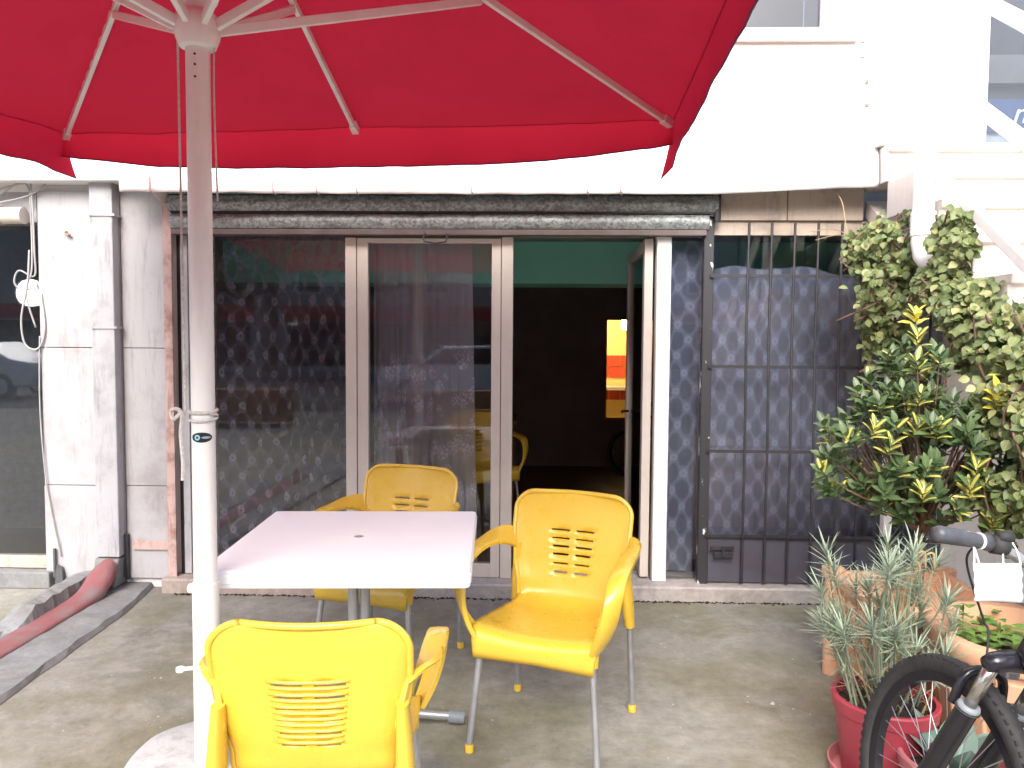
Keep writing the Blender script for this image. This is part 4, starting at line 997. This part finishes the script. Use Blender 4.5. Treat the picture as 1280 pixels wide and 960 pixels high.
def mk(i, j):
    u = i / 20; w = j / 18
    pleat = .0035 * abs(((w * 3.5) % 1) - .5) * 2 if .12 < w < .9 else 0
    return m0 + mdir * (mw * u) + Vector((.006 * w - .012 * w * (u < 0), 0, -mh * w - .006 * w * u)) + mnrm * (.012 * math.sin(math.pi * u) * math.sin(math.pi * w) + pleat)
b.grid(20, 18, mk); mo = part(b, 'mask_cloth', M['mask'], mask, smooth=True); mm_ = mo.modifiers.new('solid', 'SOLIDIFY'); mm_.thickness = .0015
for u in (.02, .62):
    a = m0 + mdir * (mw * u); c = m0 + mdir * (mw * (u + .36 if u > .5 else u + .1))
    b = B(); b.tube(curve([a, a + Vector((.005, .012, .03)), (a + c) / 2 + Vector((0, .035, .062)), c + Vector((-.004, .012, .03)), c], 20), .0018, 6); part(b, 'ear_loop', M['mask'], mask)

# ------------------------------------------------------------------ leaves
def leaf_mesh(name, kind, mat):
    """unit leaf along +Y, facing +Z, length 1; UV u across, v along"""
    if kind == 'lance': prof = [(0, .02), (.18, .17), (.42, .25), (.68, .21), (.88, .09), (1, 0)]; fold, bend = .10, .18
    elif kind == 'round': prof = [(0, .05), (.14, .30), (.38, .44), (.62, .38), (.84, .18), (1, 0)]; fold, bend = .09, .22
    elif kind == 'needle': prof = [(0, .022), (.3, .036), (.7, .028), (1, 0)]; fold, bend = .03, .12
    else: prof = [(0, .16), (.25, .20), (.6, .17), (.85, .08), (1, 0)]; fold, bend = .07, -.10
    vs = []; fs = []; uv = []
    for (y, w) in prof:
        z = -bend * y * y
        vs += [(-w, y, z + fold * w * 3), (0, y, z), (w, y, z + fold * w * 3)]; uv += [(.5 - w * 2 if kind != 'needle' else 0, y), (.5, y), (.5 + w * 2, y)]
    for i in range(len(prof) - 1):
        a = i * 3; fs += [(a, a + 1, a + 4, a + 3), (a + 1, a + 2, a + 5, a + 4)]
    me = bpy.data.meshes.new(name); me.from_pydata(vs, [], fs); me.materials.append(mat)
    lay = me.uv_layers.new(name='UVMap')
    for p in me.polygons:
        p.use_smooth = True
        for li in p.loop_indices: lay.data[li].uv = uv[me.loops[li].vertex_index]
    me.update(); return me
def leaf_matrix(p, d, nrm, size, wide=1.0):
    d = Vector(d).normalized(); n = Vector(nrm); n = n - d * n.dot(d)
    if n.length < 1e-4: n = d.orthogonal()
    n.normalize(); x = d.cross(n)
    return Matrix.Translation(p) @ Matrix((x, d, n)).transposed().to_4x4() @ Matrix.Diagonal((size * wide, size, size, 1))
CAMP = Vector((0, 0, 1.48))
def leaves(root, leafs, meshes, n_parts, name='leaf', stuff='foliage', parent=None):
    """leafs: (key, matrix_world, visible_score). The n_parts best seen become parts, the rest one stuff part per mesh kind"""
    parent = parent or root; org = Matrix.Translation(-root_loc(root))
    leafs = sorted(leafs, key=lambda q: q[2])
    for key, mw_, _ in leafs[:n_parts]:
        o = bpy.data.objects.new(name, meshes[key]); col.objects.link(o); o.parent = parent; o.matrix_basis = org @ mw_
    rest = {}
    for key, mw_, _ in leafs[n_parts:]: rest.setdefault(key, []).append(mw_)
    for key, ms in rest.items():
        src = meshes[key]; vs = []; fs = []; uvs = []; tone = []
        sv = [v.co.copy() for v in src.vertices]; sf = [tuple(p.vertices) for p in src.polygons]
        su = [[tuple(src.uv_layers[0].data[li].uv) for li in p.loop_indices] for p in src.polygons]
        for mw_ in ms:
            k = len(vs); q = org @ mw_; vs += [tuple(q @ c) for c in sv]; fs += [tuple(i + k for i in f) for f in sf]
            for u in su: uvs += u
            tone += [random.random()] * len(sv)
        me = bpy.data.meshes.new(stuff); me.from_pydata(vs, [], fs); me.materials.append(src.materials[0])
        lay = me.uv_layers.new(name='UVMap')
        for i, u in enumerate(uvs): lay.data[i].uv = u
        at = me.attributes.new('tone', 'FLOAT', 'POINT')
        for i, t in enumerate(tone): at.data[i].value = t
        for p in me.polygons: p.use_smooth = True
        o = bpy.data.objects.new(stuff, me); col.objects.link(o); o.parent = parent; o['kind'] = 'stuff'
LM = {'dark': leaf_mesh('dark_leaf', 'lance', M['leaf_dark']), 'var': leaf_mesh('variegated_leaf', 'lance', M['leaf_var']), 'yel': leaf_mesh('yellow_leaf', 'lance', M['leaf_yellow']),
      'ivy': leaf_mesh('climber_leaf', 'round', M['leaf_ivy']), 'seed': leaf_mesh('seedling_leaf', 'round', M['leaf_seed']), 'blue': leaf_mesh('needle_leaf', 'needle', M['leaf_blue']),
      'agave': leaf_mesh('agave_leaf', 'agave', M['leaf_agave']), 'far': leaf_mesh('far_leaf', 'round', M['leaf_far']), 'dry': leaf_mesh('dry_leaf', 'needle', M['dryleaf']), 'ivy2': leaf_mesh('climber_leaf', 'round', leafmat('pale_climber_leaf', (.22, .27, .10), (.36, .36, .16), None, .5))}

# ------------------------------------------------------------------ pots
def octo_pot(name, label, c, r, h, square=False, seg=8, a0=0):
    t = thing(name, label, 'plant pot', c)
    x, y, z = c; rnd = random.Random(len(name))
    if square:
        b = B(); prof = [(.80, 0), (.86, .02), (.97, h - .06), (1.04, h - .055), (1.06, h - .01), (1.03, h), (.90, h), (.88, h - .06)]
        b.lathe([(q * r * 1.414, zz) for q, zz in prof[:-2]] + [(.90 * r * 1.414, h), (.86 * r * 1.414, h - .07)], (x, y, z), 4, None, math.pi / 4 + a0)
        part(b, 'pot_body', M['terracotta'], t, bevel=.012)
        for k in range(4):
            a = k * math.pi / 2 + a0; u = Vector((math.cos(a), math.sin(a), 0)); v = Vector((-u.y, u.x, 0)); cc = Vector((x, y, z))
            for q in (-.62, -.21, .21, .62):
                p0 = cc + u * (r * .845) + v * (q * r * .84) + Vector((0, 0, .05)); p1 = cc + u * (r * .985) + v * (q * r * .98) + Vector((0, 0, h - .085))
                part(B().bar(p0, p1, .075, .022, u), 'side_panel', M['terracotta'], t, bevel=.008)
        for sx in (-1, 1):
            for sy in (-1, 1):
                pc = Vector((x + sx * r * 1.0, y + sy * r * 1.0, z)); b = B(); b.lathe([(.035, 0), (.035, h - .03), (.05, h - .02), (.05, h + .012), (.03, h + .02)], pc, 12); part(b, 'corner_post', M['terracotta'], t, smooth=True, auto=40)
        b = B(); b.box(x - r * .86, x + r * .86, y - r * .86, y + r * .86, z + h - .1, z + h - .075); so_ = part(b, 'soil', M['soil'], t)
    else:
        b = B(); b.lathe([(.70 * r, 0), (.74 * r, .02), (.92 * r, h - .07), (1.0 * r, h - .06), (1.02 * r, h - .045), (1.02 * r, h - .01), (r, h), (.88 * r, h), (.86 * r, h - .02), (.82 * r, h - .12)], (x, y, z), 48)
        part(b, 'pot_body', M['terracotta'], t, smooth=True, auto=35)
        for k in range(14):
            a = 2 * math.pi * k / 14; u = Vector((math.cos(a), math.sin(a), 0)); cc = Vector((x, y, z))
            part(B().bar(cc + u * (r * .755) + Vector((0, 0, .045)), cc + u * (r * .912) + Vector((0, 0, h - .09)), r * .30, .018, u), 'side_panel', M['terracotta'], t, bevel=.007)
        b = B(); b.lathe([(.84 * r, h - .12), (.84 * r, h - .10)], (x, y, z), 32); part(b, 'soil', M['soil'], t)
    return t
octo_pot('square_planter', 'square terracotta planter with fluted sides holding the variegated shrub', (1.60, 3.16, 0), .245, .47, True, a0=.0)
octo_pot('round_planter', 'large round terracotta pot with pale rim and leafy seedlings', (1.70, 2.62, 0), .30, .50)
def plastic_pot(name, label, c, r, h, mat, saucer=True):
    t = thing(name, label, 'plant pot', c); x, y, z = c
    b = B(); b.lathe([(.76 * r, .012), (.78 * r, .02), (.95 * r, h - .05), (1.0 * r, h - .045), (1.03 * r, h - .005), (1.0 * r, h), (.93 * r, h), (.90 * r, h - .05)], c, 40); part(b, 'pot_body', mat, t, smooth=True, auto=40)
    b = B(); b.lathe([(.89 * r, h - .05), (.89 * r, h - .035)], c, 28); part(b, 'soil', M['soil'], t)
    if saucer:
        b = B(); b.lathe([(.85 * r, 0), (1.0 * r, .006), (1.06 * r, .05), (1.03 * r, .052), (.96 * r, .014)], c, 40); part(b, 'saucer', M['pinkpot'], t, smooth=True, auto=40)
    return t
plastic_pot('red_pot', 'bright red plastic pot on a saucer with spiky blue green plant', (1.205, 2.56, 0), .165, .29, M['redpot'])
plastic_pot('pink_pot', 'low faded pink pot with an agave, behind the bicycle wheel', (1.30, 2.42, 0), .15, .21, M['pinkpot'], False) if 0 else plastic_pot('pink_pot', 'low faded pink pot with an agave, behind the bicycle wheel', (1.335, 2.36, 0), .16, .19, M['pinkpot'], False)

# ------------------------------------------------------------------ variegated shrub
def shrub():
    rnd = random.Random(11); loc = Vector((1.60, 3.16, .38))
    t = thing('variegated_shrub', 'dark green shrub with yellow streaked leaf tips on a short trunk', 'shrub', loc)
    fork = Vector((1.605, 3.14, .72))
    b = B(); b.tube(curve([loc, (1.60, 3.15, .55), fork], 8), [.028 - .001 * k for k in range(9)], 10); part(b, 'trunk', M['bark'], t, smooth=True)
    limbs = [(1.30, 3.00, 1.00), (1.45, 2.95, 1.20), (1.56, 3.10, 1.42), (1.75, 3.05, 1.10), (1.62, 3.25, 1.25), (1.85, 3.05, .95), (1.40, 3.25, 1.1)]
    for q in limbs:
        b = B(); q = Vector(q); mid = fork.lerp(q, .5) + Vector((rnd.uniform(-.04, .04), rnd.uniform(-.04, .04), -.03))
        b.tube(curve([fork, mid, q], 8), [.016 - .0013 * k for k in range(9)], 7); part(b, 'branch', M['bark'], t, smooth=True)
    lf = []; tips = []
    blobs = [((1.52, 3.05, 1.05), (.31, .28, .25), 60), ((1.33, 3.0, 1.05), (.23, .20, .20), 32), ((1.50, 3.06, 1.30), (.16, .17, .25), 34), ((1.70, 2.98, 1.04), (.20, .2, .20), 32), ((1.22, 2.98, .98), (.13, .12, .08), 10), ((1.40, 3.0, 1.28), (.12, .12, .12), 12), ((1.86, 2.95, .88), (.10, .12, .13), 8), ((1.56, 2.98, .86), (.2, .16, .08), 18)]
    for c, r, n in blobs:
        for k in range(n):
            while True:
                v = Vector((rnd.uniform(-1, 1), rnd.uniform(-1, 1), rnd.uniform(-1, 1)))
                if .25 < v.length < 1: break
            v = v * (v.length ** -.35)
            p = Vector((c[0] + v.x * r[0], c[1] + v.y * r[1], c[2] + v.z * r[2])); tips.append((p, (p - fork).normalized() + Vector((0, 0, .5)), 'n'))
    for p, kind, sc in (((1.49, 3.02, 1.59), 'y', 1.0), ((1.49, 3.0, 1.50), 'v', 1), ((1.48, 2.97, 1.40), 'v', 1), ((1.47, 2.93, 1.28), 'v', 1), ((1.45, 2.9, 1.16), 'v', 1), ((1.52, 2.88, 1.16), 'v', 1), ((1.72, 2.85, 1.27), 'Y', 1.0), ((1.70, 2.83, 1.30), 'Y', 1.0), ((1.75, 2.86, 1.40), 'v', 1),
                        ((1.33, 2.85, 1.10), 'v', 1), ((1.44, 2.82, .93), 'v', 1), ((1.63, 2.82, 1.02), 'v', 1), ((1.60, 2.80, .95), 'v', 1), ((1.67, 2.83, .97), 'v', 1), ((1.27, 2.86, 1.16), 'v', 1), ((1.72, 2.85, .82), 'v', 1)):
        tips.append((Vector(p), Vector((rnd.uniform(-.3, .3), -.3, 1.1)), kind))
    for p, d, kind in tips:
        d = d.normalized(); n = 9 if kind == 'n' else 12
        for k in range(n):
            a = k * 2.4 + rnd.uniform(-.3, .3); side = d.orthogonal().normalized(); side = (Matrix.Rotation(a, 3, d) @ side)
            h = k / n; out = (side * (1.0 - .62 * h) + d * (.35 + .75 * h) + Vector((rnd.uniform(-.2, .2), rnd.uniform(-.2, .2), rnd.uniform(-.15, .15)))).normalized()
            q = p + d * (.055 * (h - .6)) + side * .004
            key = 'dark'
            if kind == 'y': key = 'yel' if rnd.random() < .75 else 'var'
            elif kind == 'Y': key = 'yel'
            elif kind == 'v': key = 'var' if rnd.random() < .8 else 'dark'
            elif rnd.random() < .09: key = 'var'
            s = rnd.uniform(.042, .062) * (1.05 if kind != 'n' else 1)
            lf.append((key, leaf_matrix(q, out, d + Vector((0, -.4, .4)), s, .95), (q - CAMP).length + rnd.uniform(0, .12) - (.3 if kind != 'n' else 0)))
    b = B()
    for p, d, kind in tips[::2]:
        a = fork.lerp(p, rnd.uniform(.35, .55)); b.tube([a, a.lerp(p, .55) + Vector((0, 0, -.012)), p], [.005, .0035, .002], 5)
    o = part(b, 'twigs', M['bark'], t); o.name = 'twig_mass'; o['kind'] = 'stuff'
    leaves(t, lf, LM, 290)
shrub()

# ------------------------------------------------------------------ climber on the staircase side
def climber(name, label, loc, blobs, seed, nparts, facing):
    rnd = random.Random(seed); t = thing(name, label, 'climbing plant', loc); lf = []
    for c, r, n in blobs:
        for k in range(n):
            while True:
                v = Vector((rnd.uniform(-1, 1), rnd.uniform(-1, 1), rnd.uniform(-1, 1)))
                if .35 < v.length < 1: break
            p = Vector((c[0] + v.x * r[0], c[1] + v.y * r[1], c[2] + v.z * r[2]))
            if mnoise.noise((p.x * 7, p.y * 7, p.z * 7)) < -.16: continue
            nrm = Vector(facing) + Vector((rnd.uniform(-.7, .7), rnd.uniform(-.7, .7), rnd.uniform(-.3, .9))) + v * .4
            d = Vector((rnd.uniform(-.7, .7), rnd.uniform(-.4, .2), rnd.uniform(-1, .15)))
            s = rnd.uniform(.022, .046); key = 'ivy' if rnd.random() < .72 else 'ivy2'
            lf.append((key, leaf_matrix(p, d, nrm, s), (p - CAMP).length + rnd.uniform(0, .15)))
    for c, r, n in blobs:
        for k in range(4):
            P = [Vector(c) + Vector((rnd.uniform(-1, 1) * r[0], rnd.uniform(-.5, .8) * r[1], rr * r[2])) for rr in (-1, -.4, .2, .8)]
            b = B(); b.tube(curve(P, 12), .005, 6); part(b, 'stem', M['bark'], t, smooth=True)
    leaves(t, lf, LM, nparts)
    return t
climber('climbing_plant', 'upper clump of pale green climber around the white drain pipe', (1.76, 3.7, 0),
        [((1.80, 3.84, 1.98), (.16, .14, .20), 800), ((1.76, 3.90, 1.74), (.14, .12, .24), 600), ((1.80, 3.95, 1.50), (.12, .1, .16), 260), ((1.80, 3.36, 1.93), (.07, .14, .15), 480), ((1.66, 3.92, 1.98), (.10, .1, .12), 220), ((1.80, 3.46, 1.74), (.09, .18, .14), 420), ((1.72, 3.8, 1.86), (.2, .12, .26), 260)], 21, 150, (-.6, -.9, .3))
climber('climbing_plant', 'lower thick mass of green climber hanging over the stairs behind the bike', (1.8, 2.9, 0),
        [((1.83, 3.20, 1.56), (.11, .20, .20), 900), ((1.82, 3.3, 1.68), (.14, .2, .12), 300), ((1.80, 2.85, 1.2), (.17, .22, .5), 500), ((1.80, 2.95, 1.34), (.12, .18, .32), 1300), ((1.80, 2.70, 1.14), (.11, .16, .30), 900), ((1.78, 2.90, .98), (.12, .15, .22), 500), ((1.82, 2.60, .86), (.12, .16, .22), 500)], 22, 290, (-.5, -1, .4))
b = B(); b.tube(curve([(1.60, 3.95, 2.02), (1.62, 4.05, 2.12), (1.66, 4.2, 2.25), (1.66, 4.3, 2.33)], 12), .003, 5); b.tube(curve([(1.64, 4.0, 2.03), (1.55, 4.02, 2.08), (1.44, 4.05, 2.07)], 10), .0025, 5); b.tube(curve([(1.66, 4.0, 2.0), (1.58, 4.02, 2.05), (1.45, 4.0, 2.02)], 10), .002, 5)
solo(b, 'bare_twig', M['dryleaf'], 'bare dry twig sticking out of the climber in front of the grille top', 'twig', (1.6, 3.95, 2.0))

# ------------------------------------------------------------------ plants in the small pots
def spiky():
    rnd = random.Random(31); c = Vector((1.205, 2.56, .25)); t = thing('spiky_plant', 'blue green plant with thin spiky leaf tufts in the red pot', 'pot plant', c); lf = []
    for k in range(42):
        a = rnd.uniform(0, 6.28); r = rnd.uniform(.0, .12); h = rnd.uniform(.22, .56); lean = rnd.uniform(.02, .14)
        p0 = c + Vector((r * math.cos(a), r * math.sin(a), 0)); p1 = p0 + Vector((lean * math.cos(a), lean * math.sin(a), h))
        if k == 0: p1 = c + Vector((-.17, -.02, .20)); h = .25
        if k == 1: p1 = c + Vector((-.14, .02, .30))
        if k == 2: p1 = c + Vector((.20, .02, .36))
        mid = p0.lerp(p1, .5) + Vector((rnd.uniform(-.02, .02), rnd.uniform(-.02, .02), .01))
        b = B(); pts_ = curve([p0, mid, p1], 10); b.tube(pts_, [.0042 - .0002 * q for q in range(11)], 6); part(b, 'stem', M['dryleaf'] if k % 4 == 0 else simple('green_stem', (.16, .22, .13), (.12, .17, .1), 9, .7) if k == 3 else M['leaf_blue'], t, smooth=True)
        d = (p1 - mid).normalized()
        for q in range(38):
            side = Matrix.Rotation(q * 2.4 + rnd.uniform(-.3, .3), 3, d) @ d.orthogonal().normalized(); hh = q / 38
            o = (side * (1.1 - .7 * hh) + d * (.2 + .9 * hh)).normalized(); pp = p1 + d * (.06 * (hh - .9)); lf.append(('blue', leaf_matrix(pp, o, d, rnd.uniform(.05, .105), .9), rnd.random() + pp.y))
        for q in range(16):
            f = rnd.uniform(.25, .9); pp = pts_[int(f * 10)]; side = Vector((rnd.uniform(-1, 1), rnd.uniform(-1, 1), rnd.uniform(-.2, .9))).normalized()
            lf.append(('blue' if rnd.random() < .85 else 'dry', leaf_matrix(pp, side, (0, 0, 1), rnd.uniform(.035, .075), .8), 3 + rnd.random()))
    for k in range(26):
        a = rnd.uniform(0, 6.28); p = c + Vector((.11 * math.cos(a), .11 * math.sin(a), .0)); lf.append(('dry', leaf_matrix(p, (math.cos(a), math.sin(a), .5), (0, 0, 1), rnd.uniform(.05, .11), .8), 5))
    for p1 in ((.06, -.02, .50), (.09, 0, .53), (.13, .02, .52)):
        b = B(); q = c + Vector(p1); b.tube(curve([c + Vector((.03, 0, .1)), c + Vector(p1) * .6 + Vector((0, 0, .1)), q], 8), .005, 6); b.tube(curve([q, q + Vector((.02, -.01, .01)), q + Vector((.025, -.01, -.05))], 6), .004, 5); part(b, 'dry_stalk', M['dryleaf'], t, smooth=True)
    leaves(t, lf, LM, 260)
spiky()
def agave():
    rnd = random.Random(33); c = Vector((1.335, 2.36, .15)); t = thing('agave_plant', 'small grey green agave with broad pointed leaves in the pink pot', 'pot plant', c)
    for k in range(9):
        a = k * 2.4 + .4; d = Vector((math.cos(a), math.sin(a), .55 + .08 * k)); o = bpy.data.objects.new('leaf', LM['agave']); col.objects.link(o); o.parent = t
        o.matrix_basis = leaf_matrix(Vector((.012 * math.cos(a), .012 * math.sin(a), .0)), d, (0, 0, 1), rnd.uniform(.13, .19), 1.5)
agave()
def seedlings(c, r, n, seed, label, nparts, hmax=.13):
    rnd = random.Random(seed); t = thing('leafy_seedlings', label, 'pot plant', c); lf = []; c = Vector(c)
    for k in range(n):
        a = rnd.uniform(0, 6.28); q = r * math.sqrt(rnd.random()); p = c + Vector((q * math.cos(a), q * math.sin(a), 0)); h = rnd.uniform(.03, hmax)
        for j in range(7):
            s = rnd.uniform(.03, .055); pp = p + Vector((rnd.uniform(-.02, .02), rnd.uniform(-.02, .02), h * (j + 1) / 7)); d = Vector((math.cos(j * 2.4 + a), math.sin(j * 2.4 + a), .25))
            lf.append(('seed', leaf_matrix(pp, d, (0, 0, 1), s), -pp.z + rnd.uniform(0, .05)))
        if k % 5 == 0: part(B().tube([p, p + Vector((0, 0, h))], .003, 5), 'stem', M['leaf_seed'], t)
    leaves(t, lf, LM, nparts)
seedlings((1.70, 2.62, .39), .22, 46, 41, 'fresh green leafy seedlings filling the large round pot', 200, .17)
seedlings((1.52, 3.0, .38), .12, 16, 42, 'low green seedlings at the front edge of the square planter', 50, .08)

# ------------------------------------------------------------------ room furniture seen dimly through the glass
it = thing('inner_table', 'brown wooden table in the dim room behind the door glass', 'table', (-.55, 7.3, .02))
b = B(); b.box(-.95, -.15, 7.0, 7.7, .72, .76); part(b, 'table_top', M['wood'], it, bevel=.006)
for sx in (-.91, -.23):
    for sy in (7.04, 7.62):
        b = B(); b.box(sx, sx + .05, sy, sy + .05, .02, .72); part(b, 'leg', M['wood'], it)

# ------------------------------------------------------------------ other side of the street (seen as reflections in the glass)
def far_house(x0, x1, y, h, mat, label, shop=False, seed=0):
    rnd = random.Random(seed); t = thing('street_house', label, 'building', ((x0 + x1) / 2, y, 0), 0, 'houses across the street')
    b = B(); b.box(x0, x1, y - 6, y, 0, h); part(b, 'wall', mat, t)
    b = B(); b.box(x0 - .1, x1 + .1, y - 6.1, y + .25, h, h + .25); part(b, 'roof', M['ceil'], t)
    nx = int((x1 - x0) / 2.6)
    for k in range(nx):
        for fl in range(1, int(h / 3)):
            x = x0 + (k + .5) * (x1 - x0) / nx; z = fl * 3 + .8
            b = B(); lip_box(b, x - .6, x + .6, z, z + 1.4, y, y + .06, .07); w = part(b, 'window', M['white'], t); B().box(x - .53, x + .53, y + .005, y + .02, z + .07, z + 1.33).build('pane', M['carglass'], w)
    if shop:
        b = B(); b.box(x0 + .3, x1 - .3, y, y + .25, 2.5, 3.2); part(b, 'shop_fascia', M['redfascia'], t)
        b = B(); b.box(x0 + .5, x1 - .5, y, y + .03, .3, 2.4); part(b, 'shop_window', M['carglass'], t)
    return t
far_house(-28, -13, -27, 9, M['houseA'], 'three storey plaster house across the street on the left', True, 1)
far_house(-12.5, 0, -28, 12, M['houseA'], 'four storey plaster house across the street in the middle', True, 2)
far_house(.5, 15, -27, 9, M['houseA'], 'three storey plaster house across the street on the right', True, 3)
ls = thing('lit_sign', 'round glowing white shop sign on a post across the street', 'sign', (-15.9, -14.8, 0))
b = B(); b.tube([(-15.9, -14.8, 0), (-15.9, -14.8, 2.7)], .05, 8); part(b, 'post', M['black'], ls)
b = B(); b.tube([(-15.9, -14.9, 2.95), (-15.9, -14.7, 2.95)], .42, 20); part(b, 'sign_disc', M['signlamp'], ls)
def far_tree(x, y, h, seed, label):
    rnd = random.Random(seed); t = thing('street_tree', label, 'tree', (x, y, 0), 0, 'trees across the street'); lf = []
    b = B(); b.tube(curve([(x, y, 0), (x + .1, y, h * .25), (x, y, h * .5)], 8), [.2 - .012 * k for k in range(9)], 10); part(b, 'trunk', M['bark'], t, smooth=True)
    for k in range(5):
        a = k * 1.26; b = B(); b.tube(curve([(x, y, h * .42), (x + .6 * math.cos(a), y + .6 * math.sin(a), h * .6), (x + 1.3 * math.cos(a), y + 1.3 * math.sin(a), h * .78)], 6), [.09 - .01 * q for q in range(7)], 6); part(b, 'limb', M['bark'], t, smooth=True)
    for k in range(1500):
        v = Vector((rnd.gauss(0, 1), rnd.gauss(0, 1), rnd.gauss(0, .8))); v = v.normalized() * rnd.uniform(.45, 1) ** .6
        p = Vector((x, y, h * .66)) + Vector((v.x * h * .32, v.y * h * .32, v.z * h * .36))
        if mnoise.noise(p * .8) < -.1: continue
        lf.append(('far', leaf_matrix(p, (rnd.uniform(-1, 1), rnd.uniform(-1, 1), rnd.uniform(-1, .3)), (rnd.uniform(-1, 1), rnd.uniform(-1, 1), 1), rnd.uniform(.22, .4)), 0))
    leaves(t, lf, LM, 0, stuff='crown')
for q in ((-9, -12, 7.5, 51, 'broad street tree opposite, left of the middle'), (-3.2, -11, 8.0, 52, 'tall street tree opposite the shop door'), (2.5, -12.5, 7.5, 53, 'broad street tree opposite, right of the middle'), (8.0, -11.5, 7.0, 54, 'round street tree opposite the staircase'), (-22.5, -13, 7.0, 55, 'street tree at the far left of the street')): far_tree(*q)
def car(x, y, label):
    t = thing('parked_car', label, 'car', (x, y, 0), 0, 'cars parked across the street')
    body = [(-2.05, .35), (-2.1, .7), (-1.95, .86), (-1.15, .95), (-.55, 1.38), (.75, 1.42), (1.5, 1.0), (2.0, .92), (2.1, .6), (2.05, .32)]
    b = B(); b.prism([(x + p, z) for p, z in body], 1, y - .82, y + .82); part(b, 'body', M['car'], t, bevel=.07)
    b = B(); b.prism([(x + p, z) for p, z in ((-.98, .97), (-.5, 1.31), (.05, 1.33), (.05, .97))], 1, y + .80, y + .83); part(b, 'window', M['carglass'], t)
    b = B(); b.prism([(x + p, z) for p, z in ((.12, .97), (.12, 1.33), (.7, 1.34), (1.25, 1.0))], 1, y + .80, y + .83); part(b, 'window', M['carglass'], t)
    for wx in (-1.3, 1.3):
        for wy in (-.74, .74):
            b = B(); b.tube([(x + wx, y + wy - .1, .32), (x + wx, y + wy + .1, .32)], .32, 24); w = part(b, 'wheel', M['rubber'], t, bevel=.03); b = B(); b.tube([(x + wx, y + wy - .11, .32), (x + wx, y + wy + .11, .32)], .2, 16); b.build('rim', M['steel'], w)
    for s in (-1, 1):
        b = B(); b.box(x - 2.1, x - 2.02, y + s * .6 - .15, y + s * .6 + .15, .62, .76); part(b, 'headlight', M['white'], t, bevel=.02)
car(-14.4, -10.2, 'silver hatchback parked across the street on the far left'); car(-1.6, -9.6, 'silver hatchback parked across the street opposite the door'); car(7.2, -9.8, 'silver hatchback parked across the street on the right')
for k, (x, y) in enumerate(((-5.2, -4.4), (-1.4, -4.6), (1.9, -4.5))):
    t = thing('planter_box', ['long orange wooden planter box at the street edge, leftmost', 'long orange wooden planter box at the street edge, middle one', 'long orange wooden planter box at the street edge, rightmost'][k], 'planter', (x, y, 0), 0, 'wooden planter boxes at the street edge')
    for j in range(4):
        b = B(); b.box(x - .9, x + .9, y - .2, y + .2, .06 + j * .145, .195 + j * .145); part(b, 'plank', M['wood'], t, bevel=.008)
